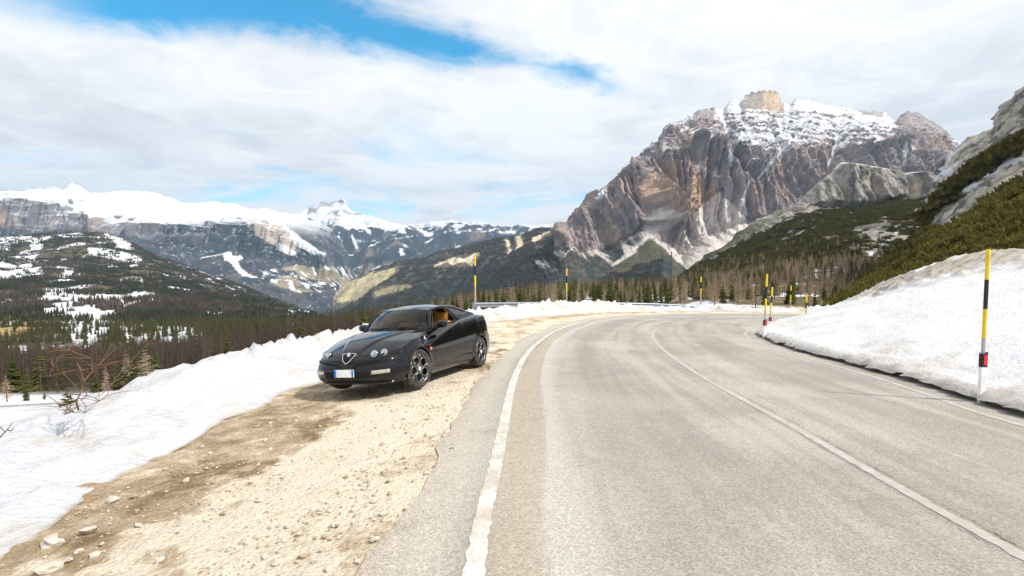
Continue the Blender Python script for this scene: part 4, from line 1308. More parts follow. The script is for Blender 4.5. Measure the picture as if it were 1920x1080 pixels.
def stuff_proto(name, V, Fc, mats, midx=None):
    """geometry the scatter node trees refer to; never placed in the scene itself"""
    me = np_mesh(name, V, Fc, mats, smooth=False, midx=midx)
    o = bpy.data.objects.new(name, me)
    _data_only[name] = o
    return o


def scatter_group(protos):
    g = bpy.data.node_groups.new('scatter', 'GeometryNodeTree')
    g.interface.new_socket('Geometry', in_out='INPUT', socket_type='NodeSocketGeometry')
    g.interface.new_socket('Geometry', in_out='OUTPUT', socket_type='NodeSocketGeometry')
    n, l = g.nodes, g.links
    gi, go = n.new('NodeGroupInput'), n.new('NodeGroupOutput')
    j = n.new('GeometryNodeJoinGeometry')
    for p in protos[::-1]:
        oi = n.new('GeometryNodeObjectInfo')
        oi.inputs['Object'].default_value = p
        oi.inputs['As Instance'].default_value = True
        l.new(oi.outputs['Geometry'], j.inputs[0])

    def attr(name, typ):
        a = n.new('GeometryNodeInputNamedAttribute')
        a.data_type = typ
        a.inputs[0].default_value = name
        return a.outputs['Attribute']
    ip = n.new('GeometryNodeInstanceOnPoints')
    l.new(gi.outputs[0], ip.inputs['Points'])
    l.new(j.outputs[0], ip.inputs['Instance'])
    ip.inputs['Pick Instance'].default_value = True
    l.new(attr('pick', 'INT'), ip.inputs['Instance Index'])
    cr = n.new('ShaderNodeCombineXYZ')
    l.new(attr('turn', 'FLOAT'), cr.inputs[2])
    er = n.new('FunctionNodeEulerToRotation')
    l.new(cr.outputs[0], er.inputs[0])
    l.new(er.outputs[0], ip.inputs['Rotation'])
    l.new(attr('size', 'FLOAT_VECTOR'), ip.inputs['Scale'])
    l.new(ip.outputs[0], go.inputs[0])
    return g


def scatter_obj(name, P, protos, size, pick, label, cat):
    P = np.asarray(P, np.float32)
    me = bpy.data.meshes.new(name)
    me.vertices.add(len(P)); me.vertices.foreach_set('co', P.ravel())
    a = me.attributes.new('pick', 'INT', 'POINT'); a.data.foreach_set('value', np.asarray(pick, np.int32))
    a = me.attributes.new('turn', 'FLOAT', 'POINT'); a.data.foreach_set('value', RNG.uniform(0, 6.28, len(P)).astype(np.float32))
    a = me.attributes.new('size', 'FLOAT_VECTOR', 'POINT'); a.data.foreach_set('vector', np.asarray(size, np.float32).ravel())
    o = obj(name, me)
    md = o.modifiers.new('scatter', 'NODES')
    md.node_group = scatter_group(protos)
    return tag(o, label, cat, None, 'stuff')


def sample(sh, n, dens, jmax=None):
    """random points on a sheet; dens(u, v, D) gives the relative density per square metre"""
    P = SHEETS[sh]
    Q = P[:, :jmax] if jmax else P
    C = .25 * (Q[:-1, :-1] + Q[1:, :-1] + Q[:-1, 1:] + Q[1:, 1:])
    e1 = Q[1:, :-1] - Q[:-1, :-1]; e2 = Q[:-1, 1:] - Q[:-1, :-1]
    area = np.abs(e1[..., 0] * e2[..., 1] - e1[..., 1] * e2[..., 0])
    u, v = PROJ(C)
    w = area * dens(u, v, C)
    w = w.ravel() / w.sum()
    k = RNG.choice(len(w), n, p=w)
    i, j = np.unravel_index(k, area.shape)
    s, t = RNG.random((2, n, 1))
    return Q[i, j] * (1 - s) * (1 - t) + Q[i + 1, j] * s * (1 - t) + Q[i, j + 1] * (1 - s) * t + Q[i + 1, j + 1] * s * t


def vmask(name, shift=0):
    m = SHEETS[name]
    return .25 * (m[:-1, :-1] + m[1:, :-1] + m[:-1, 1:] + m[1:, 1:])


def make_tree(kind, k, p, h, wide, label, cat, group):
    tm, cm, _ = PROTO[kind][k % 4]
    nm = {'spruce': 'spruce_tree', 'larch': 'larch_tree', 'dark_larch': 'larch_tree', 'young_pine': 'young_pine'}[kind]
    e = empty(nm, (0, 0, 0))
    e.location = p
    e.rotation_euler = (RNG.normal(0, .02), RNG.normal(0, .02), RNG.uniform(0, 6.28))
    e.scale = (h / 10 * wide, h / 10 * wide, h / 10)
    obj('trunk', tm, e)
    obj('crown', cm, e)
    return tag(e, label, cat, group)


def make_forest():
    # ---------------- trees on the shelf below the bend
    def dens_h(u, v, C):
        D = C[..., 1]
        f = fbm(C[..., 0] / 30, C[..., 1] / 30, 0, 3)
        return sstep(135, 170, D) * (.25 + .75 * sstep(-.25, .1, f)) * (u > 560) * (u < 1690) * (1 + 1.0 * sstep(300, 450, D))
    P = sample('larch_shelf', 4400, dens_h)
    D = P[:, 1]
    u, v = PROJ(P)
    h = RNG.uniform(6.5, 12.5, len(P)) * (1 - .25 * sstep(200, 150, D))
    # keep the crest line of the tops as the photograph has it
    top = poly([(560, 615), (640, 592), (700, 575), (760, 553), (830, 540), (900, 528), (960, 521), (1060, 511), (1200, 506), (1300, 502), (1400, 485), (1480, 468), (1560, 455), (1690, 450)], u)
    hmax = (v - top + 4) * D / F
    h = np.minimum(h, np.maximum(hmax * RNG.uniform(.75, 1.05, len(P)), 2.5))
    dark = RNG.random(len(P)) < sstep(-.35, .35, fbm(P[:, 0] / 45, P[:, 1] / 45, 5, 3) + .15 - .35 * sstep(1250, 1450, u)) * .75 + .10
    vis = h * F / D
    vt = v - vis
    # hidden behind the bank and the rail unless the top shows
    front = poly([(560, 640), (880, 575), (900, 568), (1060, 562), (1300, 572), (1540, 582), (1640, 545), (1700, 520)], u)
    show = np.clip((front - vt) / np.maximum(vis, 1e-3), 0, 1) * vis
    order = np.argsort(-(show - 25. * (D > 420)))
    kinds = {True: 0, False: 0}
    single = np.zeros(len(P), bool)
    for i in order:
        dk = bool(dark[i])
        if kinds[dk] < (190 if dk else 190) and 560 < u[i] < 1690:
            kinds[dk] += 1; single[i] = True
    for i in np.where(single)[0]:
        dk = dark[i]
        make_tree('spruce' if dk else 'larch', i, P[i], h[i], RNG.uniform(.75, 1.15),
                  'dark green spruce in the mixed wood beyond the guardrail' if dk else 'bare brown larch in the mixed wood beyond the guardrail',
                  'tree', 'spruces in the wood beyond the guardrail' if dk else 'larches in the wood beyond the guardrail')
    rest = ~single

    protos = []
    for k in range(3):
        V, Fc = PROTO['spruce'][k][2]; tv, tf = trunk_vf(9.5, .15)
        protos.append(stuff_proto('spruce', *clump([(V, Fc, 0), (tv, tf, 1)])[:2], [MAT_SPRUCE, MAT_BARK], [0] * len(Fc) + [1] * len(tf)))
    for k in range(3):
        V, Fc = PROTO['larch'][k][2]; tv, tf = trunk_vf(9.5, .13)
        protos.append(stuff_proto('larch', *clump([(V, Fc, 0), (tv, tf, 1)])[:2], [MAT_LARCH, MAT_BARK], [0] * len(Fc) + [1] * len(tf)))
    for k in range(3):
        V, Fc = PROTO['dark_larch'][k][2]; tv, tf = trunk_vf(9.5, .13)
        protos.append(stuff_proto('dark_larch', *clump([(V, Fc, 0), (tv, tf, 1)])[:2], [MAT_DARK, MAT_BARK], [0] * len(Fc) + [1] * len(tf)))
    s = h[rest] / 10; wd = RNG.uniform(.75, 1.15, rest.sum())
    pick = RNG.integers(0, 3, rest.sum()) + np.where(dark[rest], 0, 3)
    scatter_obj('mixed_wood', P[rest], protos, np.stack([s * wd, s * wd, s], -1), pick, 'dense wood of larch and spruce beyond the guardrail', 'forest')

    # ---------------- the wooded valley side on the left: near trees one by one
    snow = vmask('left_snow')
    def dens_a(u, v, C):
        D = C[..., 1]
        f = fbm(C[..., 0] / 70, C[..., 1] / 70, 2, 4)
        sm = snow[:, :u.shape[1]]
        return sstep(57, 66, D) * (D < 720) * (1 - .92 * sm * (.45 + .55 * sstep(-.2, .2, fbm(C[..., 0] / 30, C[..., 1] / 45, 6, 3)))) * (.12 + .88 * sstep(-.3, .12, f)) * (1 + 7 * sstep(260, 70, D)) * (u > -250) * (u < 780)
    P = sample('forest_valley', 6200, dens_a)
    D = P[:, 1]; u, v = PROJ(P)
    f = fbm(P[:, 0] / 80, P[:, 1] / 80, 9, 4)
    h = RNG.uniform(7, 13, len(P)) * (.45 + .55 * sstep(70, 230, D))
    green = RNG.random(len(P)) < sstep(-.25, .3, f + .25 * sstep(300, 480, D) - .25 * sstep(250, 150, D)) * .9
    vis = h * F / D
    vt = v - vis
    bank = poly([(-200, 800), (0, 790), (300, 715), (480, 665), (560, 642), (620, 628), (640, 640), (780, 600)], u)
    show = np.clip((bank - vt) / vis, 0, 1) * vis
    order = np.argsort(-show)
    cnt = {True: 0, False: 0}
    single = np.zeros(len(P), bool)
    for i in order:
        g = bool(green[i])
        if cnt[g] < 100 and -10 < u[i] < 700:
            cnt[g] += 1; single[i] = True
    for i in np.where(single)[0]:
        g = green[i]
        make_tree('spruce' if g else 'dark_larch', i, P[i], h[i], RNG.uniform(.75, 1.15),
                  'dark spruce in the valley wood below the left snow bank' if g else 'leafless dark larch in the valley wood below the left snow bank',
                  'tree', 'spruces in the valley wood' if g else 'larches in the valley wood')
    rest = ~single
    s = h[rest] / 10; wd = RNG.uniform(.75, 1.15, rest.sum())
    pick = RNG.integers(0, 3, rest.sum()) + np.where(green[rest], 0, 6)
    scatter_obj('valley_wood', P[rest], protos, np.stack([s * wd, s * wd, s], -1), pick, 'dark larch and spruce wood filling the valley side on the left', 'forest')

    # far woods: small groves of trees
    groves = []
    for k in range(4):
        rg = np.random.default_rng(90 + k)
        parts = []
        for q in range(9):
            V, Fc = [], []
            hh = rg.uniform(8, 14); px, py = rg.uniform(-11, 11, 2)
            for L in range(5):
                t = L / 5; z = hh * (.05 + .9 * t); r = 2.1 * (1 - t) + .25
                o = len(V); m = 7
                for b in range(m):
                    a = 2 * math.pi * b / m + rg.uniform(-.3, .3); rr = r * rg.uniform(.6, 1.2)
                    V.append(np.array((px + math.cos(a) * rr, py + math.sin(a) * rr, z - rg.uniform(0, .6))))
                V.append(np.array((px, py, z + hh * .30)))
                Fc += [(o + b, o + (b + 1) % m, o + m) for b in range(m)]
            parts.append((V, Fc, 0))
        V, Fc, _ = clump(parts)
        groves.append(stuff_proto('grove', V, Fc, [MAT_FARWOOD if k % 2 else MAT_FARLARCH]))

    def dens_b(u, v, C):
        D = C[..., 1]
        f = fbm(C[..., 0] / 220, C[..., 1] / 220, 2, 4)
        return (D > 690) * (D < 3150) * (1 - .975 * snow[:, :u.shape[1]] * (.50 + .50 * sstep(-.25, .15, fbm(C[..., 0] / 60, C[..., 1] / 90, 6, 4)))) * (.20 + .80 * sstep(-.35, .1, f)) * (u > -300) * (u < 780) * np.clip(1400 / D, .35, 1.6)
    P = sample('forest_valley', 19000, dens_b, 315)
    D = P[:, 1]
    s = RNG.uniform(.5, .95, len(P))[:, None] * np.ones(3)
    f = fbm(P[:, 0] / 260, P[:, 1] / 260, 7, 4)
    pick = RNG.integers(0, 2, len(P)) * 2 + (RNG.random(len(P)) < sstep(-.2, .2, f + .1) * .8 + .1)
    scatter_obj('far_wood', P, groves, s, pick, 'far dark woods between the snow fields on the left slope', 'forest')

    # wooded slope under the big mountain
    def dens_d(u, v, C):
        x, y = C[..., 0] / 300, C[..., 1] / 300
        m = inpoly(u, v, [(555, 565), (600, 550), (640, 533), (690, 511), (745, 500), (748, 512), (715, 532), (690, 548), (672, 564), (640, 580), (560, 580)])
        for pg in ([(808, 499), (850, 481), (902, 472), (900, 482), (884, 502), (812, 504)], [(944, 446), (957, 447), (964, 471), (948, 479)], [(963, 442), (982, 440), (984, 464), (964, 472)], [(994, 448), (1037, 430), (1038, 440), (1000, 458)], [(695, 550), (735, 534), (779, 535), (740, 552), (700, 560)]):
            m = m | inpoly(u, v, pg)
        return (1 - m) * (u > 560) * (u < 1240) * (C[..., 1] > 2000) * np.clip(3000 / C[..., 1], .3, 1.5) * (.3 + .7 * sstep(-.3, .2, fbm(x * 2, y * 1.2, 0, 4)))
    P = sample('valley_slope', 13000, dens_d, 180)
    s = RNG.uniform(.8, 1.4, len(P))[:, None] * np.ones(3)
    f = fbm(P[:, 0] / 300, P[:, 1] / 300, 3, 4)
    pick = RNG.integers(0, 2, len(P)) * 2 + (RNG.random(len(P)) < .55)
    scatter_obj('slope_wood', P, groves, s, pick, 'dark wood covering the slope beneath the big mountain', 'forest')

    # ---------------- dwarf pine on the right
    scr = []; scr2 = []
    for k in range(3):
        rg = np.random.default_rng(200 + k)
        V, Fc = [], []
        for q in range(64):
            a = rg.uniform(0, 6.28); r = 1.25 * math.sqrt(rg.random()); z = (.95 - .42 * r * r) * rg.uniform(.45, 1.1)
            c = np.array((math.cos(a) * r, math.sin(a) * r, z))
            d = np.array((math.cos(a) * .5 + rg.normal(0, .4), math.sin(a) * .5 + rg.normal(0, .4), .8))
            d /= np.linalg.norm(d)
            for e in range(2):
                sd_ = np.cross(d, rg.normal(0, 1, 3)); sd_ /= np.linalg.norm(sd_)
                o = len(V)
                V += [c + sd_ * .24, c - sd_ * .24, c + d * rg.uniform(.35, .6)]
                Fc.append((o, o + 1, o + 2))
        scr.append(stuff_proto('dwarf_pine', V, Fc, [MAT_SCRUB_SHADED]))
        scr2.append(stuff_proto('sunlit_pine', V, Fc, [MAT_SCRUB_LIT]))
    gm = vmask('slope_green')
    P = sample('right_hillside', 6800, lambda u, v, C: gm[:, :u.shape[1]] * (u > 1500) * (u < 2050) * np.clip(140 / C[..., 1], .4, 2.5), 271)
    s = (1.1 + 2.2 * RNG.random(len(P)) ** 2)[:, None] * np.array((1, 1, .95)) * (.55 + .45 * sstep(60, 150, P[:, 1]) + .5 * sstep(150, 300, P[:, 1]))[:, None]
    scatter_obj('dwarf_pine_scrub', P, scr2, s, RNG.integers(0, 3, len(P)), 'green dwarf pine covering the right hillside', 'scrub')
    gm = vmask('cliff_green')
    P = sample('cliff_ridge', 13000, lambda u, v, C: gm[:, :u.shape[1]] * (u > 1260) * (u < 1800) * np.clip(600 / C[..., 1], .4, 2.5), 211)
    s = RNG.uniform(1.5, 3.6, len(P))[:, None] * np.array((1, 1, .8))
    scatter_obj('dwarf_pine_scrub', P, scr, s, RNG.integers(0, 3, len(P)), 'dark green dwarf pine below the grey cliff', 'scrub')
    # scattered larch and spruce climbing on to the green slopes
    def dens_f(u, v, C):
        return (v > poly([(1270, 520), (1400, 470), (1480, 455), (1560, 430), (1640, 440), (1700, 430)], u)) * (u > 1290) * (u < 1690) * (.12 + sstep(440, 500, v)) * np.clip(500 / C[..., 1], .5, 2)
    P = sample('cliff_ridge', 620, dens_f, 190)
    P2 = sample('right_hillside', 170, lambda u, v, C: (u > 1500) * (u < 1800) * (v > poly([(1500, 500), (1640, 500), (1720, 440), (1800, 430)], u)) * np.clip(200 / C[..., 1], .4, 2.) * (C[..., 1] > 110), 180)
    u, v = PROJ(P)
    h = RNG.uniform(6, 12, len(P)); h2 = RNG.uniform(2.5, 6.5, len(P2))
    PP = np.vstack([P, P2]); hh = np.r_[h, h2]
    g = RNG.random(len(PP)) < .5
    vis = hh * F / PP[:, 1]
    single = np.zeros(len(PP), bool)
    for gg in (True, False):
        ii = np.where(g == gg)[0]
        single[ii[np.argsort(-vis[ii])[:70]]] = True
    for i in np.where(single)[0]:
        make_tree('spruce' if g[i] else 'larch', i, PP[i], hh[i], RNG.uniform(.8, 1.1),
                  'spruce standing alone on the scrub slope below the cliff' if g[i] else 'bare larch standing alone on the scrub slope below the cliff',
                  'tree', 'spruces on the scrub slope' if g[i] else 'larches on the scrub slope')
    r = ~single
    s = hh[r] / 10
    scatter_obj('slope_trees', PP[r], protos, np.stack([s, s, s], -1), RNG.integers(0, 3, r.sum()) + np.where(g[r], 0, 3), 'scattered trees on the scrub slope below the grey cliff', 'forest')

    # ---------------- the few young trees just below the left snow bank
    A = SHEETS['forest_valley']
    flatA = A[:, :80].reshape(-1, 3)
    ua, va = PROJ(flatA)
    def at(u, v, dmin, dmax):
        m = (flatA[:, 1] > dmin) & (flatA[:, 1] < dmax)
        idx = np.where(m)[0]
        k = idx[np.argmin((ua[idx] - u) ** 2 + (va[idx] - v) ** 2)]
        return flatA[k].copy()
    for (uu, vb, hp, kind, wide, lab) in (
            (14, 787, 48, 'larch', 1.2, 'slender golden larch sapling at the left edge of the snow shelf'),
            (50, 768, 30, 'spruce', 1.1, 'small dark spruce standing alone on the snow shelf'),
            (84, 764, 17, 'young_pine', .9, 'tiny yellow green pine on the snow shelf'),
            (131, 772, 44, 'young_pine', 1.0, 'bushy yellow green pine beside the bent red shrub'),
            (180, 752, 60, 'spruce', 1.3, 'broad dark spruce first to the right of the red shrub'),
            (203, 752, 52, 'larch', 1.0, 'pale brown larch squeezed between two dark spruces'),
            (222, 750, 58, 'spruce', 1.15, 'dark spruce in the close pair above the snow bank'),
            (238, 750, 50, 'spruce', 1.0, 'shorter spruce of the close pair above the snow bank'),
            (259, 745, 56, 'young_pine', .85, 'yellow green pine standing out above the snow bank crest'),
            (240, 742, 78, 'larch', 1.2, 'tall brown larch rising behind the close pair of spruces'),
            (275, 742, 76, 'larch', 1.3, 'tall brown larch just behind the yellow green pine'),
            (307, 728, 28, 'spruce', 1.2, 'small green spruce peeping over the snow bank crest')):
        p = at(uu, vb, 40, 100)
        h = hp * p[1] / F
        if uu == 131:
            p = at(131, 800, 19, 26)
            h = (float(PROJ(p)[1]) - 724) * p[1] / F / 1.12
        make_tree(kind, int(uu), p, h * 1.12, wide, lab, 'tree', None)

    # bent reddish shrub growing through the bank
    V, Fc = [], []
    base = GP(147, 768, .30)
    def pp(u, v):
        return PT(u, v, base[1] + RNG.normal(0, .15))
    stems = [[(147, 768), (143, 752), (152, 735), (157, 715), (152, 695), (146, 683), (140, 660), (139, 648)],
             [(157, 715), (170, 700), (185, 691), (200, 685), (214, 682)], [(146, 758), (135, 760), (122, 770), (116, 778)],
             [(150, 768), (158, 775), (162, 762)], [(152, 750), (163, 742), (178, 746), (192, 738)], [(140, 654), (128, 658), (112, 668), (100, 688), (92, 705)],
             [(145, 762), (130, 775), (120, 777), (135, 770)], [(160, 712), (172, 700), (186, 685)], [(172, 700), (173, 690), (172, 672)], [(150, 772), (140, 774), (128, 768)], [(178, 746), (186, 752), (200, 742), (215, 712)]]
    for k, st in enumerate(stems):
        pts = [pp(*q) for q in st]
        r0 = .012 if k == 0 else .0055
        tube_bm(V, Fc, pts, [r0 * (1 - .75 * i / len(pts)) for i in range(len(pts))], 5)
        for q in range(5):
            i = RNG.integers(1, len(pts))
            d = RNG.normal(0, .16, 3); d[2] = abs(d[2])
            tube_bm(V, Fc, [pts[i], pts[i] + d * .6 + (0, 0, .02), pts[i] + d * 1.1], [.004, .003, .001], 3)
    tag(obj('shrub', np_mesh('shrub', V, Fc, flat('red_twig', (.20, .10, .055), .8))), 'bent bare shrub with reddish twigs growing out of the left snow bank', 'shrub')
    # twigs at the picture's left edge
    V, Fc = [], []
    base = GP(0, 826, .33)
    for st in ([(-6, 826), (8, 812), (18, 800), (24, 792)], [(10, 810), (2, 802), (-10, 790)], [(14, 806), (20, 808), (26, 803)]):
        tube_bm(V, Fc, [PT(a, b, base[1]) for a, b in st], [.006, .005, .003, .002][:len(st)], 4)
    tag(obj('shrub', np_mesh('shrub', V, Fc, flat('dark_twig', (.13, .07, .045), .8))), 'thin bare twig poking out of the snow at the left edge', 'shrub')


make_forest()

# ================================================================== guardrail, snow poles, stones, village
def box_vf(V, Fc, c, sx, sy, sz, rot=None):
    o = len(V)
    for dx in (-1, 1):
        for dy in (-1, 1):
            for dz in (-1, 1):
                p = np.array((dx * sx / 2, dy * sy / 2, dz * sz / 2))
                if rot is not None:
                    p = rot @ p
                V.append(np.asarray(c) + p)
    for q in ((0, 1, 3, 2), (4, 6, 7, 5), (0, 4, 5, 1), (2, 3, 7, 6), (0, 2, 6, 4), (1, 5, 7, 3)):
        Fc.append(tuple(o + i for i in q))


MAT_STEEL = flat('galvanised_steel', (.36, .38, .40), .45, .6)
MAT_YELLOW = flat('yellow_paint', (.80, .56, .01), .45)
MAT_BLACK = flat('black_paint', (.012, .012, .014), .5)
MAT_GREYP = flat('grey_pole', (.42, .40, .38), .5)
MAT_WHITE = flat('white_plastic', (.82, .82, .82), .4)
MAT_RED = flat('red_reflector', (.70, .012, .03), .25)


def make_rail():
    pts = [PT(u, v, d) for u, v, d in ((889, 567.5, 30.2), (930, 567, 32), (970, 566.5, 34), (1010, 566.5, 35.5), (1100, 566.5, 38.5), (1225, 568.5, 41.5), (1310, 573, 43.5), (1430, 578, 45), (1543, 583, 46), (1620, 587, 46.5))]
    c = catmull(np.array(pts), 64)
    e = empty('guardrail', tuple(c[0] - (0, 0, .75)))
    base = np.array(e.location)
    tg = np.gradient(c, axis=0); tg /= np.linalg.norm(tg, axis=1)[:, None]
    out = np.stack([tg[:, 1], -tg[:, 0], 0 * tg[:, 0]], -1)      # towards the road
    prof = [(0, 0), (.045, -.02), (.08, -.06), (.08, -.10), (.02, -.14), (.02, -.18), (.08, -.22), (.08, -.26), (.045, -.30), (0, -.32), (-.01, -.32), (.01, -.16), (-.01, 0)]
    step = 7
    for k in range(0, 63, step):
        a, b = k, min(k + step, 63)
        P = np.stack([c[a:b + 1] + out[a:b + 1] * o + np.array((0, 0, z)) for o, z in prof] , 1) - base
        fc = grid_faces(b - a + 1, len(prof))
        obj('rail', np_mesh('rail', P.reshape(-1, 3), fc, MAT_STEEL, smooth=False), e)
    for k in range(2, 64, 4):
        V, Fc = [], []
        box_vf(V, Fc, c[k] - out[k] * .06 - base + np.array((0, 0, -.55)), .10, .06, 1.15)
        obj('post', np_mesh('post', V, Fc, MAT_STEEL, smooth=False), e)
    V, Fc = [], []
    r = np.array(((tg[0][0], out[0][0], 0), (tg[0][1], out[0][1], 0), (0, 0, 1)))
    box_vf(V, Fc, c[0] - base + np.array((-.03, -.04, -.21)), .05, .16, .42, r)
    obj('end_plate', np_mesh('end_plate', V, Fc, MAT_STEEL, smooth=False), e)
    tag(e, 'grey steel guardrail half buried in snow round the outside of the bend', 'guardrail')


def cyl(name, z0, z1, r0, r1, mat, parent, n=12):
    V, Fc = [], []
    for z, r in ((z0, r0), (z1, r1)):
        for k in range(n):
            a = 2 * math.pi * k / n
            V.append((r * math.cos(a), r * math.sin(a), z))
    V += [(0, 0, z0), (0, 0, z1)]
    for k in range(n):
        j = (k + 1) % n
        Fc += [(k, j, n + j), (k, n + j, n + k), (2 * n, j, k), (2 * n + 1, n + k, n + j)]
    return obj(name, np_mesh(name, V, Fc, mat, smooth=False), parent)


def snow_pole(base, h, label, group, lean=0., post=False, r=.034, bands=(.18, .36, .58, 1.0), bare=MAT_GREYP):
    """h metres tall; from the top: yellow, black, yellow, bare pole; on the inside of the bend a marker post carries it"""
    e = empty('snow_pole', tuple(base))
    e.rotation_euler = (0, lean, 0)
    y1, b1, y2 = [h * (1 - q) for q in bands[:3]]
    lo = .0 if not post else .35
    cyl('pole', lo - .5 * (not post), y2, r * 1.0, r * .97, bare, e)
    cyl('yellow_band', y2, b1, r * 1.02, r * 1.02, MAT_YELLOW, e)
    cyl('black_band', b1, y1, r * 1.02, r * 1.02, MAT_BLACK, e)
    cyl('yellow_band', y1, h, r * 1.02, r * 1.02, MAT_YELLOW, e)
    if post:
        # marker post: white below, a slanted black head with a red reflector
        def prism(name, z0, z1, z1b, mat, gx=0., gy=0.):
            w, d = .062 + gx, .035 + gy
            ring = [(-w, -d * .2), (-w * .62, -d), (w * .62, -d), (w, -d * .2), (w * .4, d), (-w * .4, d)]
            V = [(x, y, z0) for x, y in ring] + [(x, y, z1 + (z1b - z1) * (x + w) / (2 * w)) for x, y in ring]
            n = 6
            bm = bmesh.new()
            vs = [bm.verts.new(v) for v in V]
            bm.faces.new(vs[:n][::-1]); bm.faces.new(vs[n:])
            for k in range(n):
                bm.faces.new((vs[k], vs[(k + 1) % n], vs[n + (k + 1) % n], vs[n + k]))
            me = bpy.data.meshes.new(name); bm.to_mesh(me); bm.free(); me.materials.append(mat)
            return obj(name, me, e)
        s = h / 2.05
        prism('marker_post', -.5, .315 * s, .315 * s, MAT_WHITE)
        hd = prism('marker_head', .315 * s, .50 * s, .54 * s, MAT_BLACK, .003, .003)
        V, Fc = [], []
        box_vf(V, Fc, (.005, -.040, .42 * s), .050, .012, .15 * s)
        obj('reflector', np_mesh('reflector', V, Fc, MAT_RED, smooth=False), hd)
    return tag(e, label, 'snow pole', group)


def make_poles():
    g = 'striped snow poles along the bend'
    # (u, v of base, distance, total height)
    def base(u, v, d):
        return PT(u, v, d)
    snow_pole(base(1840, 727, 7.75), 2.03, 'nearest tall yellow and black snow pole on a white marker post at the right', g, .006, True, .026, (.218, .428, .641, 1))
    snow_pole(base(1433, 628, 17.6), 2.02, 'snow pole on a marker post at the tip of the snow slope', g, .022, True, .031, (.203, .40, .60, 1))
    snow_pole(base(1443, 614, 22.5), 1.72, 'snow pole on a marker post just behind the one at the snow tip', g, .045, True, .034, (.23, .39, .61, 1))
    snow_pole(base(1510, 600, 31.5), 1.55, 'short yellow topped pole half hidden behind the snow slope', g, .03, False, .045, (.32, .55, .62, 1))
    snow_pole(base(891, 590, 30.6), 3.45, 'snow pole standing at the start of the guardrail behind the car', g, .0, False, .048, (.185, .345, .525, 1), MAT_TAN)
    snow_pole(base(1062, 590, 37), 3.22, 'snow pole on the outside of the bend in front of the larch wood', g, .0, False, .050, (.16, .31, .48, 1), MAT_TAN)
    snow_pole(base(1313, 598, 44), 3.5, 'far snow pole behind the guardrail where the snow bank ends', g, .0, False, .055, (.13, .275, .42, 1), MAT_TAN)
    snow_pole(base(1481, 600, 46.5), 3.0, 'farthest snow pole beyond the guardrail right of the marker posts', g, .005, False, .058, (.14, .27, .45, 1), MAT_TAN)


MAT_TAN = flat('weathered_pole', (.50, .40, .30), .7)


def stone_mesh(seed, sub):
    rg = np.random.default_rng(seed)
    bm = bmesh.new()
    bmesh.ops.create_icosphere(bm, subdivisions=sub, radius=.5)
    off = rg.uniform(0, 50)
    for v in bm.verts:
        p = v.co
        k = 1 + .75 * float(perlin(p.x * 2.3 + off, p.y * 2.3, p.z * 2.3))
        v.co = Vector((p.x * k * 1.25, p.y * k, p.z * k * .62))
    me = bpy.data.meshes.new('stone')
    bm.to_mesh(me); bm.free()
    return me


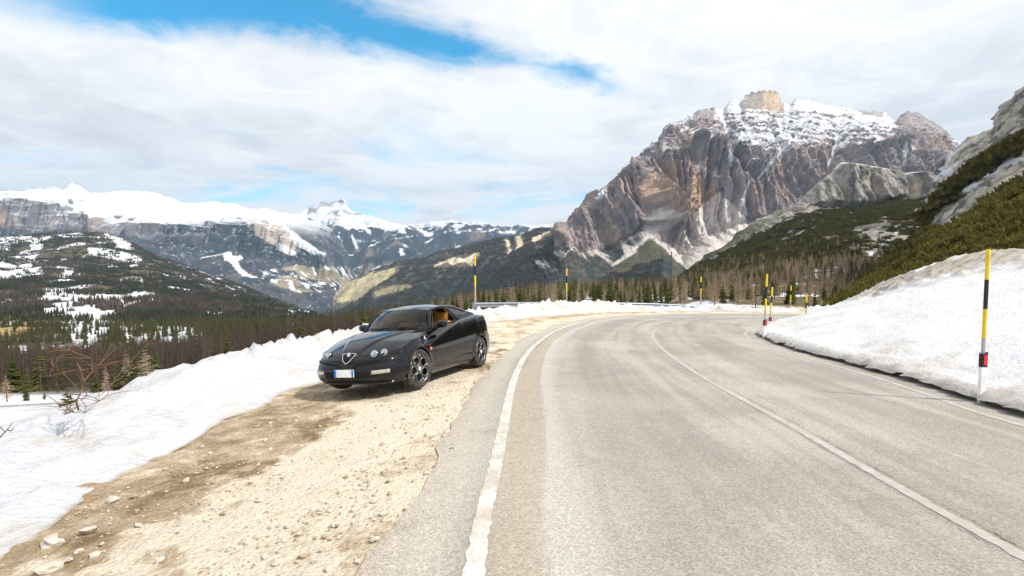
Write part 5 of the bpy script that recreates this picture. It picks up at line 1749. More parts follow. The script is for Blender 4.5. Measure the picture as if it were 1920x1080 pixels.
def make_stones():
    m = flat('limestone', (.47, .425, .36), .9)
    m2 = flat('brown_stone', (.34, .26, .17), .9)
    ms = []
    for k in range(5):
        me = stone_mesh(k * 7 + 3, 1 if k % 2 else 2); me.materials.append(m if k < 4 else m2); ms.append(me)
    big = [(98, 1017, .105), (166, 994, .10), (96, 1065, .095), (212, 937, .07), (30, 1023, .06), (55, 1000, .05), (260, 985, .05), (530, 858, .06), (520, 872, .05), (250, 930, .05), (640, 870, .04), (300, 1050, .05),
           (470, 905, .05), (180, 1040, .05), (420, 960, .04), (700, 940, .035), (120, 960, .05), (560, 1000, .04), (350, 900, .045), (600, 800, .05), (700, 790, .045), (480, 800, .05), (660, 830, .04)]
    for k in range(30):
        big.append((RNG.uniform(40, 760), RNG.uniform(790, 1078), RNG.uniform(.025, .045)))
    n = 0
    for i, (u, v, s) in enumerate(big):
        p = GP(u, v, s * .12)
        l, _ = polydist(p[0], p[1], LINE)
        p = GP(u, v, s * .02 - float(VERGE(l, p[1])))
        d, _ = polydist(p[0], p[1], BANK)
        l, _ = polydist(p[0], p[1], LINE)
        if d < .15 or l > -.8:
            continue
        o = obj('stone', ms[i % 5])
        o.location = p; o.rotation_euler = (RNG.normal(0, .2), RNG.normal(0, .2), RNG.uniform(0, 6.28))
        o.scale = (s * 1.15,) * 3
        if i == 0:
            tag(o, 'largest pale flat stone lying on the gravel in the lower left', 'stone', 'loose stones on the verge')
        elif i == 1:
            tag(o, 'pale stone just behind the largest stone on the lower left gravel', 'stone', 'loose stones on the verge')
        elif i == 2:
            tag(o, 'pale flat stone nearest the lower left corner', 'stone', 'loose stones on the verge')
        else:
            tag(o, 'small loose limestone lying on the gravel verge', 'stone', 'loose stones on the verge')
    # grit: counted by nobody
    N = 9000
    y = np.exp(RNG.uniform(math.log(2.2), math.log(22), N)); x = RNG.uniform(-3.7, .3, N)
    d, _ = polydist(x, y, BANK); l, _ = polydist(x, y, LINE)
    keep = (d > .05) & (l < -.45) & (RNG.random(N) < .35 + .65 * sstep(-.3, .3, fbm(x * 1.2, y * 1.2, 0, 3)))
    x, y = x[keep], y[keep]; n = len(x)
    s = RNG.gamma(2.0, .0030, n) + .0025
    bm = bmesh.new(); bmesh.ops.create_icosphere(bm, subdivisions=1, radius=1.)
    ico = np.array([v.co for v in bm.verts]); ico[:, 2] *= .65; bm.verts.ensure_lookup_table()
    tri = np.array([[v.index for v in f.verts] for f in bm.faces]); bm.free()
    nv = len(ico)
    V = ico[None] * (1 + RNG.normal(0, .17, (n, nv, 3))) * s[:, None, None] * RNG.uniform(.7, 1.3, (n, 1, 3))
    a = RNG.uniform(0, 6.28, n); ca, sa = np.cos(a)[:, None], np.sin(a)[:, None]
    V = np.stack([V[..., 0] * ca - V[..., 1] * sa, V[..., 0] * sa + V[..., 1] * ca, V[..., 2]], -1)
    V += np.stack([x, y, -TAN * y + .004 - VERGE(l[keep], y)], -1)[:, None]
    Fc = (tri[None] + nv * np.arange(n)[:, None, None]).reshape(-1, 3)
    cc = np.where(RNG.random((n, 1)) < .55, np.array([[.50, .45, .37]]), np.array([[.36, .29, .20]])) * RNG.uniform(.7, 1.15, (n, 1))
    t = NT('grit'); at = t.n('ShaderNodeAttribute', attribute_name='Col').outputs['Color']; t.bsdf(Base_Color=at, Roughness=.95)
    me = np_mesh('grit', V.reshape(-1, 3), Fc, t.m, np.repeat(cc, nv, 0), smooth=False)
    tag(obj('grit', me), 'loose pale grit scattered over the gravel verge', 'grit', None, 'stuff')


def house_mesh(seed, mw, mr):
    rg = np.random.default_rng(seed)
    L, B, H, R = rg.uniform(14, 20), rg.uniform(10, 14), rg.uniform(7, 10), rg.uniform(3.5, 5)
    return L, B, H, R


def make_village():
    walls = [flat('plaster', (.66, .62, .55), .9), flat('timber_wall', (.26, .17, .10), .9), flat('cream_plaster', (.56, .47, .36), .9)]
    roofs = [flat('grey_roof', (.20, .17, .16), .9), flat('brown_roof', (.24, .15, .11), .9)]
    protos = []
    for k in range(5):
        L, B, H, R = house_mesh(k, None, None)
        V, Fc = [], []
        box_vf(V, Fc, (0, 0, H / 2 - 2), L, B, H + 4)
        V2 = [(-L / 2, -B / 2, H), (L / 2, -B / 2, H), (L / 2, B / 2, H), (-L / 2, B / 2, H), (-L / 2, 0, H + R), (L / 2, 0, H + R)]
        gable = np_mesh('wall', V, Fc, walls[k % 3], smooth=False)
        e = .9
        bm = bmesh.new()
        q = [(-L / 2 - e, -B / 2 - e, H - .5), (L / 2 + e, -B / 2 - e, H - .5), (L / 2 + e, B / 2 + e, H - .5), (-L / 2 - e, B / 2 + e, H - .5), (-L / 2 - e, 0, H + R), (L / 2 + e, 0, H + R)]
        vs = [bm.verts.new(p) for p in q]
        for f in ((0, 1, 5, 4), (2, 3, 4, 5), (3, 0, 4), (1, 2, 5), (3, 2, 1, 0)):
            bm.faces.new([vs[i] for i in f])
        rm = bpy.data.meshes.new('roof'); bm.to_mesh(rm); bm.free(); rm.materials.append(roofs[k % 2])
        protos.append((gable, rm))
    def put(sheet_, pg, n, group, label, jmax, sc=1.):
        P = SHEETS[sheet_][:, :jmax].reshape(-1, 3)
        u, v = PROJ(P)
        idx = np.where(inpoly(u, v, pg))[0]
        if len(idx) == 0:
            print('no place for', group); return
        for k in range(n):
            p = P[RNG.choice(idx)] + np.r_[RNG.uniform(-12, 12, 2), 0]
            g, r = protos[RNG.integers(0, 5)]
            o = obj('house', g); o.location = p; o.rotation_euler = (0, 0, RNG.uniform(0, 3.14)); o.scale = (sc * RNG.uniform(.8, 1.2),) * 3
            obj('roof', r, o)
            tag(o, label, 'house', group)
    put('valley_slope', [(556, 562), (585, 549), (625, 546), (640, 553), (634, 566), (600, 574), (562, 573)], 130, 'houses of the village', 'tiny pale house in the village at the foot of the sunlit meadow', 182, 1.25)
    put('snow_massif', [(530, 520), (560, 515), (590, 520), (630, 532), (640, 540), (590, 540), (540, 532)], 50, 'houses farther down the valley', 'tiny house of the farther hamlet on the valley floor', 60, 1.1)


def make_haze():
    me = bpy.data.meshes.new('haze')
    bm = bmesh.new()
    bmesh.ops.create_cube(bm, size=1.0)
    bm.to_mesh(me); bm.free()
    o = obj('haze', me)
    x0, x1, y0, y1, z0, z1 = -18500, 18500, -18500, 18500, -762, 2600
    o.location = ((x0 + x1) / 2, (y0 + y1) / 2, (z0 + z1) / 2)
    o.scale = (x1 - x0, y1 - y0, z1 - z0)
    t = NT('haze')
    v = t.n('ShaderNodeVolumePrincipled', {'Color': rgb(.52, .74, 1.0), 'Density': HAZE, 'Anisotropy': .2})
    t.t.links.new(v.outputs[0], t.out.inputs['Volume'])
    me.materials.append(t.m)
    tag(o, 'thin blue mountain haze over the valley', 'haze', None, 'stuff')


HAZE = 3.4e-5
make_rail()
make_poles()
make_stones()
make_village()
make_haze()

# ================================================================== the car
def car_mats():
    M = {}
    t = NT('black_car_paint')
    co = t.n('ShaderNodeTexCoord').outputs['Object']
    dust = t.rng(t.noise(co, 2.5, 6, .7), .50, .75)
    sep = t.n('ShaderNodeSeparateXYZ', {0: co})
    lowd = t.rng(sep.outputs[2], .55, .15)
    d = t.mth('MULTIPLY', t.mth('ADD', t.mth('MULTIPLY', lowd, .6), .02), dust)
    t.bsdf(Base_Color=t.mix(d, rgb(.0018, .002, .0035), rgb(.12, .09, .06)), Roughness=t.mth('ADD', .18, t.mth('MULTIPLY', d, .5)), Coat_Weight=t.mth('MULTIPLY', t.mth('SUBTRACT', 1.0, d), 1.0), Coat_Roughness=.025, Coat_IOR=1.44, Specular_IOR_Level=.08)
    M['paint'] = t.m
    M['black'] = flat('black_trim', (.008, .008, .009), .55)
    M['rubber'] = flat('window_rubber', (.012, .012, .013), .4)
    M['void'] = flat('dark_opening', (.003, .003, .003), .9)
    t = NT('tyre_rubber')
    co = t.n('ShaderNodeTexCoord').outputs['Object']
    n = t.noise(co, 14, 5, .7)
    t.bsdf(Base_Color=t.mix(t.rng(n, .4, .7), rgb(.018, .017, .016), rgb(.11, .085, .06)), Roughness=.85)
    M['tyre'] = t.m
    M['rim'] = flat('dark_grey_alloy', (.13, .13, .135), .32, .75)
    M['disc'] = flat('brake_disc', (.10, .085, .075), .5, .5)
    M['chrome'] = flat('chrome', (.72, .73, .75), .15, 1.)
    M['lamp'] = flat('lamp_reflector', (.62, .64, .67), .18, .75, 1.)
    M['fog'] = flat('fog_lamp_glass', (.40, .39, .33), .12, .2, 1.)
    M['orange'] = flat('orange_indicator', (.75, .17, .02), .25, 0, 1.)
    M['white'] = flat('plate_white', (.92, .92, .92), .4)
    M['blue'] = flat('plate_blue', (.01, .22, .72), .4)
    M['green'] = flat('emblem_green', (.05, .30, .18), .4)
    M['red'] = flat('emblem_red', (.5, .03, .03), .4)
    t = NT('tan_leather')
    co = t.n('ShaderNodeTexCoord').outputs['Object']
    t.bsdf(Base_Color=t.mix(t.rng(t.noise(co, 18, 4), .35, .65), rgb(.52, .20, .025), rgb(.66, .28, .045)), Roughness=.5, Normal=t.bump(t.noise(co, 60, 4), .3, .004))
    M['leather'] = t.m
    M['tan'] = flat('tan_trim', (.45, .36, .26), .7)
    M['dash'] = flat('dashboard', (.02, .02, .022), .6)
    for nm, tint in (('glass', (.58, .70, .63)), ('clear', (.97, .97, .97)), ('dark_glass', (.40, .44, .44))):
        t = NT('window_' + nm)
        tr = t.n('ShaderNodeBsdfTransparent', {'Color': rgb(*tint)})
        gl = t.n('ShaderNodeBsdfGlossy', {'Color': rgb(1, 1, 1), 'Roughness': .02})
        fr = t.n('ShaderNodeFresnel', {'IOR': 1.45})
        m = t.n('ShaderNodeMixShader', {0: fr, 1: tr.outputs[0], 2: gl.outputs[0]})
        t.t.links.new(m.outputs[0], t.out.inputs['Surface'])
        M[nm] = t.m
    return M


def make_car():
    M = car_mats()
    PX, PD, YAW = -1.865, 10.43, math.radians(-110.1)
    root = obj('parked_car', None)
    up = Vector((0, ST, CT))
    fwd = (Vector((1, 0, 0)) * math.cos(YAW) + Vector((0, CT, -ST)) * math.sin(YAW)).normalized()
    lef = up.cross(fwd).normalized()
    roll = math.radians(4.0)        # the verge leans towards the snow
    up, lef = up * math.cos(roll) - lef * math.sin(roll), lef * math.cos(roll) + up * math.sin(roll)
    o = W(PX, PD, -.050)
    root.matrix_world = Matrix(((fwd.x, lef.x, up.x, o[0]), (fwd.y, lef.y, up.y, o[1]), (fwd.z, lef.z, up.z, o[2]), (0, 0, 0, 1)))
    root.scale = (1.0, .975, 1.035)
    tag(root, 'black two door coupe with tan seats parked on the gravel verge', 'car')

    # ---- plan outline and body side surface
    half = catmull([(2.145, 0), (2.135, .25), (2.10, .48), (2.03, .64), (1.93, .745), (1.80, .81), (1.62, .852), (1.27, .882), (.9, .874), (.5, .868), (0, .868), (-.5, .872), (-.9, .884), (-1.27, .892), (-1.6, .875), (-1.85, .83), (-2.0, .76), (-2.09, .64), (-2.13, .40), (-2.145, 0)], 1200)
    arc = np.r_[0, np.cumsum(np.linalg.norm(np.diff(half, axis=0), axis=1))]
    tg = np.gradient(half, axis=0); tg /= np.linalg.norm(tg, axis=1)[:, None]
    nrm = np.stack([-tg[:, 1], tg[:, 0]], -1) * -1
    nrm = np.where((nrm * half).sum(1, keepdims=True) < 0, -nrm, nrm)
    for _ in range(60):
        nrm[1:-1] = (nrm[:-2] + nrm[1:-1] + nrm[2:]) / 3
    nrm[0] = (1, 0); nrm[-1] = (-1, 0)

    def s_of_x(x):
        return np.interp(-np.asarray(x, float), -half[:, 0], arc)

    def x_of_s(s):
        return np.interp(s, arc, half[:, 0])

    def ztop_x(x):
        return poly([(-2.145, .955), (-2.1, .97), (-1.9, 1.015), (-1.6, 1.05), (-1.2, 1.045), (-.8, 1.015), (-.3, .965), (.15, .925), (.6, .893), (.9, .868), (1.27, .80), (1.62, .70), (1.9, .635), (2.02, .61), (2.145, .60)][::1], x)

    def crease(x):
        return poly([(-1.2, 1.0), (-.3, .955), (-.2, .935), (.75, .745), (1.1, .69), (1.4, .66)], x)

    def S(s, z):
        s = np.asarray(s, float); z = np.asarray(z, float)
        a = np.abs(s)
        x = np.interp(a, arc, half[:, 0]); y = np.interp(a, arc, half[:, 1])
        nx = np.interp(a, arc, nrm[:, 0]); ny = np.interp(a, arc, nrm[:, 1])
        zt = ztop_x(x)
        t = (z - .17) / (zt - .17)
        side = np.interp(t, [0, .06, .14, .2, .24, .35, .5, .62, .75, .88, .96, 1.0, 1.1], [.075, .05, .035, .03, .018, .004, .0, .002, .012, .035, .058, .078, .12])
        zc = crease(x)
        fade = sstep(1.25, .95, x) * sstep(-.55, -.25, x)
        side = side + fade * .040 * sstep(zc - .004, zc + .035, z) - fade * .010 * sstep(zc - .05, zc - .004, z) * sstep(zc + .002, zc - .004, z)
        front = np.interp(z, [.15, .19, .24, .265, .30, .42, .46, .50, .535, .56, .60, .66], [.16, .10, .035, .02, .0, .0, .012, .03, .042, .05, .095, .17])
        rear = np.interp(z, [.17, .25, .40, .58, .66, .80, .92, 1.0, 1.06], [.12, .05, 0, .0, .03, .08, .17, .26, .36])
        wf = sstep(1.62, 2.0, x); wr = sstep(-1.7, -2.05, x)
        d = side * (1 - wf) * (1 - wr) + front * wf + rear * wr
        # flared arches
        for xa in (1.27, -1.27):
            rr = np.hypot(x - xa, z - .305)
            d = d - .016 * np.exp(-((rr - .36) / .035) ** 2) * (z > .25)
        sg = np.where(s < 0, -1., 1.)
        return np.stack([x - nx * d, (y - ny * d) * sg, z], -1)

    RA = .345

    def zbot(x, base=.17):
        z = np.full(np.shape(x), base)
        for xa in (1.27, -1.27):
            q = RA ** 2 - (x - xa) ** 2
            z = np.maximum(z, np.where(q > 0, .305 + np.sqrt(np.maximum(q, 0)), base))
        return z

    def arch_x(x0, x1, n):
        xs = list(np.linspace(x0, x1, n))
        for xa in (1.27, -1.27):
            for q in np.linspace(0, math.pi, 25):
                xx = xa + RA * math.cos(q) * .9999
                if min(x0, x1) < xx < max(x0, x1):
                    xs.append(xx)
        return np.array(sorted(set(xs), reverse=x1 < x0))

    def panel(name, P, mat, parent, flip=False, flange=None, loop=False):
        n, m = P.shape[:2]
        f = grid_faces(n, m)
        return obj(name, np_mesh(name, P.reshape(-1, 3), f[:, ::-1] if flip else f, mat), parent)

    def side_patch(name, sgn, xs, z0, z1, nz, mat, inset=0., skew=None, extra=None):
        T = np.linspace(0, 1, nz)
        X = np.repeat(xs[:, None], nz, 1)
        a, b = z0(xs)[:, None], z1(xs)[:, None]
        Z = a + (b - a) * T
        if skew is not None:
            X = skew(X, Z)
            a = np.maximum(a, 0); Z = z0(X[:, :1]) + (z1(X) - z0(X[:, :1])) * T
        P = S(s_of_x(X), Z)
        P[..., 1] *= 1
        if inset:
            P[..., 1] -= inset; P[..., 0] *= (1 - inset / 2.1)
        rows = [P]
        first = P[:, :1].copy(); first[..., 1] -= .035; first[..., 2] += .004
        last = []
        if extra is not None:
            last = [extra(X[:, -1])[:, None]]
        P = np.concatenate([first, P] + last, 1)
        P = P * np.array((1, sgn, 1))
        return panel(name, P, mat, root, flip=sgn < 0)

    def wbase(x):           # lower edge of the side glass
        y = poly([(-1.75, .62), (-1.4, .665), (-.9, .69), (-.3, .71), (.6, .715)], x)
        z = ztop_x(x) + poly([(-1.75, .005), (-1.3, .016), (.6, .022)], x)
        return np.stack([np.asarray(x, float), y, z], -1)

    gap = .005
    DF, = (.735,)
    def door_rear(z):
        return poly([(.3, -.50), (.72, -.505), (.80, -.46), (.96, -.235), (1.1, -.05)], z)
    for sg in (1, -1):
        # wing
        xs = arch_x(1.62 - gap, DF + gap, 26)
        side_patch('front_wing', sg, xs, lambda x: zbot(x, .17), ztop_x, 26, M['paint'])
        # door
        n = 40
        T = np.linspace(0, 1, n)
        def dskew(X, Z):
            k = (DF - X) / (DF + .5)
            return (DF - gap) + ((door_rear(Z) + gap) - (DF - gap)) * k
        xs = np.linspace(DF, -.5, n)
        side_patch('door', sg, xs, lambda x: np.full(np.shape(x), .342), ztop_x, 34, M['paint'], skew=dskew, extra=lambda x: wbase(np.minimum(x, .62)))
        # sill
        xs = np.linspace(.945, -.945, 30)
        side_patch('sill', sg, xs, lambda x: np.full(np.shape(x), .165), lambda x: np.full(np.shape(x), .334), 8, M['paint'])
        # rear quarter
        xs = arch_x(-.5, -1.78, 34)
        def qskew(X, Z):
            k = (-.5 - X) / 1.28
            return (door_rear(Z) - gap) * (1 - k) + (-1.78) * k if False else X + (door_rear(Z) - gap + .5) * np.clip(1 - (-.5 - X) / .42, 0, 1)
        xa = xs
        Tn = np.linspace(0, 1, 30)
        X = np.repeat(xa[:, None], 30, 1)
        z0 = np.maximum(zbot(xa, .17), np.where(xa > -.93, .342, .17))[:, None]
        Z = z0 + (ztop_x(X) - z0) * Tn
        X = qskew(X, Z)
        Z = z0 + (ztop_x(X) - z0) * Tn
        P = S(s_of_x(X), Z)
        first = P[:, :1].copy(); first[..., 1] -= .035
        last = wbase(X[:, -1])[:, None]
        P = np.concatenate([first, P, last], 1) * np.array((1, sg, 1))
        panel('rear_quarter', P, M['paint'], root, flip=sg < 0)

    # inner shell that shows dark through the gaps
    for sg in (1, -1):
        xs = arch_x(2.0, -2.0, 60)
        side_patch('inner_shell', sg, xs, lambda x: zbot(x, .19) + .01, lambda x: ztop_x(x) - .03, 10, M['void'], inset=.035)
        for xa in (1.27, -1.27):
            V, Fc = [], []
            n = 22
            a0 = -.25
            for k in range(n + 1):
                q = a0 + (math.pi - 2 * a0) * k / n
                for y in (.84, .50):
                    V.append((xa + .375 * math.cos(q), sg * y, .305 + .375 * math.sin(q)))
            for k in range(n):
                Fc.append((2 * k, 2 * k + 1, 2 * k + 3, 2 * k + 2))
            o0 = len(V)
            obj('wheel_arch_liner', np_mesh('wheel_arch_liner', V, Fc, M['void']), root)
    V, Fc = [], []
    box_vf(V, Fc, (0, 0, .26), 3.9, 1.0, .12)
    box_vf(V, Fc, (0, 0, .255), 1.80, 1.6, .115)
    box_vf(V, Fc, (1.75, 0, .30), .5, 1.25, .12)
    obj('underbody', np_mesh('underbody', V, Fc, M['void'], smooth=False), root)

    # ---- front bumper and bonnet
    sB = s_of_x(1.62)
    def bumper_top(x, y):
        return poly([(0, .515), (.12, .505), (.2, .525), (.65, .575), (.80, .600), (.9, .61)], np.abs(y))
    sa = np.concatenate([np.linspace(-sB, sB, 121)])
    xy = S(sa, np.full(sa.shape, .5))
    zt = bumper_top(xy[:, 0], xy[:, 1])
    T = np.linspace(0, 1, 30)
    Z = .175 + (zt[:, None] - .175) * T
    P = S(np.repeat(sa[:, None], 30, 1), Z)
    back = P[:, -1:].copy(); back[..., 0] -= .05; back[..., 2] -= .004
    under = P[:, :1].copy(); under[..., 0] -= .10
    panel('front_bumper', np.concatenate([under, P, back], 1), M['paint'], root, flip=True)
    # bonnet: front strip then a Coons patch back to the windscreen
    na, nbb = 121, 46
    front = S(sa, ztop_x(np.interp(np.abs(sa), arc, half[:, 0])))
    strip = []
    for k in range(8):
        z = (zt + .007) + (front[:, 2] - zt - .007) * (k / 8)
        strip.append(S(sa, z))
    A = np.linspace(-1, 1, na)
    af = front[:, 1] / front[-1, 1]
    cowl = np.stack([.62 + .31 * (1 - af ** 2), .775 * af, .905 + .030 * (1 - af ** 2)], -1)
    Bt = np.linspace(0, 1, nbb)
    xs_side = 1.62 + (.62 - 1.62) * Bt
    sideL = S(s_of_x(xs_side), ztop_x(xs_side))
    sideR = sideL * np.array((1, -1, 1))
    cowl[-1] = sideL[-1]; cowl[0] = sideR[-1]
    u_ = ((af + 1) / 2)[:, None, None]; v_ = Bt[None, :, None]
    Fm = front[:, None]; Cm = cowl[:, None]; Lm = sideR[None]; Rm = sideL[None]
    coons = (1 - v_) * Fm + v_ * Cm + (1 - u_) * Lm + u_ * Rm - ((1 - u_) * (1 - v_) * front[0] + u_ * (1 - v_) * front[-1] + (1 - u_) * v_ * cowl[0] + u_ * v_ * cowl[-1])
    y = coons[..., 1]
    bul = np.sin(np.clip(Bt, 0, 1) ** .62 * math.pi * .97 + .03)[None] * (1 - np.abs(af) ** 2.6)[:, None]
    coons[..., 2] += .060 * bul
    ridge_y = .15 + .44 * Bt[None] ** 1.1
    coons[..., 2] += (.022 * sstep(.05, -.02, np.abs(y) - ridge_y)) * sstep(0, .12, Bt)[None] * sstep(1.0, .8, Bt)[None]
    full = np.concatenate([np.stack(strip, 1), coons], 1)
    bonnet = panel('bonnet', full, M['paint'], root, flip=True)

    # ---- roof, pillars and glass
    def rail(x):
        return np.stack([np.asarray(x, float), poly([(-1.52, .585), (-1.2, .585), (-.8, .565), (-.3, .572), (0, .568), (.30, .548)], x), poly([(-1.52, 1.075), (-1.35, 1.105), (-1.2, 1.125), (-1.0, 1.178), (-.75, 1.236), (-.5, 1.268), (-.25, 1.282), (0, 1.275), (.15, 1.262), (.30, 1.238)], x)], -1)
    def smooth_path(f, x0, x1, n):
        return catmull(f(np.linspace(x0, x1, 12)), n)
    n = 31
    a = np.linspace(-1, 1, n)
    hdr = np.stack([.30 + .115 * (1 - a ** 2), .548 * a, 1.238 + .042 * (1 - np.abs(a) ** 2.2)], -1)
    cw = np.stack([.60 + .31 * (1 - a ** 2), .715 * a, .908 + .034 * (1 - a ** 2)], -1)
    T = np.linspace(0, 1, 16)[None, :, None]
    P = cw[:, None] * (1 - T) + hdr[:, None] * T
    P[..., 2] += .028 * np.sin(np.linspace(0, math.pi, 16))[None] ; P[..., 0] += .02 * np.sin(np.linspace(0, math.pi, 16))[None]
    ws = P
    g = panel('windscreen', P[1:-1], M['glass'], root)
    # black border of the windscreen (frit) as four strips lying on the glass
    def lift(Q, d):
        nn = grid_normals(Q); nn *= np.where(nn[..., :1] < 0, -1, 1); return Q + nn * d
    for Q in (P[:, -3:], P[:, :2], P[:3], P[-3:]):
        pass
    # roof
    xr = np.linspace(0, 1, 26)
    rear_x = -.86
    roof = np.zeros((n, 26, 3))
    for i, t in enumerate(xr):
        x = .30 + (rear_x - .30) * t
        r = rail(np.array([x]))[0]
        crown = .042 + .028 * math.sin(math.pi * min(t * 1.05, 1))
        roof[:, i, 0] = x + .115 * (1 - a ** 2) * (1 - t) - .06 * (1 - a ** 2) * t
        roof[:, i, 1] = r[1] * a
        roof[:, i, 2] = r[2] + crown * (1 - np.abs(a) ** 2.4)
    panel('roof', roof, M['paint'], root, flip=False)
    # rear glass and tail deck
    bot = np.stack([-1.50 - .07 * (1 - a ** 2), .585 * a, 1.075 + .02 * (1 - a ** 2)], -1)
    top = roof[:, -1]
    P = np.stack([top * (1 - t) + bot * t + np.array((0, 0, .035 * math.sin(math.pi * t))) for t in np.linspace(0, 1, 14)], 1)
    k = np.linspace(0, 1, 14)
    rl = rail(rear_x + (-1.52 - rear_x) * k)
    for i in range(14):
        P[:, i] += (np.abs(a) ** 4)[:, None] * (np.stack([rl[i] * np.array((1, -1, 1)) if q < 0 else rl[i] for q in a]) - P[:, i])
    panel('rear_window', P, M['glass'], root)
    rear_glass = P
    sx = np.linspace(-1.45, -1.78, 8)
    sR = s_of_x(-1.78); send = arc[-1]
    tail_s = np.linspace(sR, 2 * send - sR, n)
    def Sfull(s, z):
        s = np.asarray(s); p = S(np.where(s > send, 2 * send - s, s), z); p[..., 1] = np.where(s > send, -p[..., 1], p[..., 1]); return p
    te = Sfull(tail_s, ztop_x(np.interp(np.where(tail_s > send, 2 * send - tail_s, tail_s), arc, half[:, 0])))[::-1]
    bx = bot.copy(); wbq = wbase(np.array([-1.52]))[0]
    P = np.stack([bot * (1 - t) + te * t + np.array((0, 0, .012 * math.sin(math.pi * t))) for t in np.linspace(0, 1, 12)], 1)
    panel('boot_lid', P, M['paint'], root)
    for sg in (1, -1):
        # shoulder between quarter top edge and the boot lid
        xs_ = np.linspace(-1.40, -1.78, 10)
        q0 = S(s_of_x(xs_), ztop_x(xs_)); q1 = wbase(xs_)
        pb = np.stack([bot[-1] * (1 - t) + te[-1] * t for t in np.linspace(0, 1, 10)])
        P = np.stack([q0, q1, pb], 1) * np.array((1, sg, 1))
        panel('rear_shoulder', P, M['paint'], root, flip=sg < 0)
    # tail panel and rear bumper
    zz = np.linspace(0, 1, 12)
    ss = np.linspace(sR, 2 * send - sR, 61)
    zt_ = ztop_x(np.interp(np.where(ss > send, 2 * send - ss, ss), arc, half[:, 0]))
    P = np.stack([Sfull(ss, .62 + (zt_ - .62) * t) for t in zz], 1)
    panel('tail_panel', P, M['paint'], root)
    P = np.stack([Sfull(ss, np.full(ss.shape, .20 + .412 * t)) for t in zz], 1)
    panel('rear_bumper', P, M['paint'], root)
    P = np.stack([Sfull(ss[8:-8], np.full(ss[8:-8].shape, .80 + .035 * t)) + np.array((-.004, 0, 0)) for t in np.linspace(0, 1, 3)], 1)
    panel('tail_lamp', P, M['red'], root)

    def ribbon_tube(name, pts, ra, mat, parent=root, n=8, flatz=1.):
        V, Fc = [], []
        tube_bm(V, Fc, pts, [ra] * len(pts) if np.isscalar(ra) else ra, n)
        return obj(name, np_mesh(name, V, Fc, mat), parent)

    for sg in (1, -1):
        m = np.array((1, sg, 1))
        ap0, ap1 = np.array((.615, .712, .905)), rail(np.array([.30]))[0]
        pts = [ap0 * (1 - t) + ap1 * t + np.array((.012, .004, .018)) * math.sin(math.pi * t) for t in np.linspace(0, 1, 9)]
        rl = list(smooth_path(rail, .30, -1.52, 40))
        ribbon_tube('windscreen_pillar', [p * m for p in pts] + [rl[1] * m], [.034] * 9 + [.030], M['paint'])
        ribbon_tube('roof_rail', [p * m for p in rl], list(np.linspace(.026, .030, 14)) + list(np.linspace(.030, .045, 26)), M['paint'])
        # glazing surface between base line and rail
        def G(x_base, x_rail, k):
            b = wbase(np.array([x_base]))[0]; r = rail(np.array([x_rail]))[0]
            p = b * (1 - k) + r * k
            p[1] += .022 * math.sin(math.pi * k)
            return p
        # B pillar
        bp = [G(-.56, -.24, k) for k in np.linspace(0, 1, 9)]
        V, Fc = [], []
        for p in bp:
            for dx in (-.045, .035):
                V.append((p + np.array((dx, .002, 0))) * m)
        for i in range(8):
            Fc.append((2 * i, 2 * i + 1, 2 * i + 3, 2 * i + 2))
        bpil = obj('door_pillar', np_mesh('door_pillar', V, Fc, M['rubber']), root)
        bpil.modifiers.new('thickness', 'SOLIDIFY').thickness = .02
        V = [tuple(np.array(v) - np.array((0, sg * .028, 0)) + np.array((.02, 0, 0))) for v in V]
        obj('pillar_trim', np_mesh('pillar_trim', V, Fc, M['tan']), bpil)
        # quarter window
        nq = 14
        Q = np.zeros((nq, 9, 3))
        for i, t in enumerate(np.linspace(0, 1, nq)):
            xb = -.60 + (-1.22 + .60) * t; xr_ = -.28 + (-1.12 + .28) * t
            for j, k in enumerate(np.linspace(.04, .93, 9)):
                Q[i, j] = G(xb, xr_, k) * m
        panel('quarter_window', Q, M['dark_glass'], root, flip=sg < 0)
        edge = [Q[0, j] for j in range(9)] + [Q[i, -1] for i in range(1, nq)] + [Q[-1, j] for j in range(7, -1, -1)] + [Q[i, 0] for i in range(nq - 2, -1, -1)]
        ribbon_tube('quarter_seal', edge, .013, M['rubber'], n=6)
        # black pillar base behind the quarter glass
        Q = np.zeros((6, 7, 3))
        for i, t in enumerate(np.linspace(0, 1, 6)):
            for j, k in enumerate(np.linspace(0, 1, 7)):
                Q[i, j] = G(-1.20 - .30 * t, -1.10 - .40 * t, k) * m
        panel('rear_pillar', Q, M['paint'], root, flip=sg < 0)
        # window line seal
        ribbon_tube('window_seal', [(wbase(np.array([x]))[0] + np.array((0, .004, .004))) * m for x in np.linspace(.55, -1.35, 30)], .012, M['rubber'], n=6)
        ribbon_tube('door_frame_seal', [(G(.52, .24, k) + np.array((0, -.004, 0))) * m for k in np.linspace(0, 1, 6)], .014, M['rubber'], n=6)
        if sg < 0:
            Q = np.zeros((10, 9, 3))
            for i, t in enumerate(np.linspace(0, 1, 10)):
                for j, k in enumerate(np.linspace(.02, .97, 9)):
                    Q[i, j] = G(.55 + (-.55 - .55) * t, .27 + (-.22 - .27) * t, k) * m
            panel('door_window', Q, M['clear'], root, flip=True)
        # door mirror
        mir = np.array((.43, .885, .985)) if sg > 0 else np.array((.43, .86, .975))
        bm = bmesh.new()
        bmesh.ops.create_uvsphere(bm, u_segments=18, v_segments=12, radius=1)
        for v in bm.verts:
            c = v.co
            x = c.x * .085 if c.x > 0 else c.x * .028
            sq = lambda t: math.copysign(abs(t) ** .72, t)
            v.co = Vector((x, sq(c.y) * .108, sq(c.z) * .066))
        me = bpy.data.meshes.new('door_mirror'); bm.to_mesh(me); bm.free(); me.materials.append(M['black'] if False else M['paint'])
        for p in me.polygons: p.use_smooth = True
        mo = obj('door_mirror', me, root); mo.location = mir * m
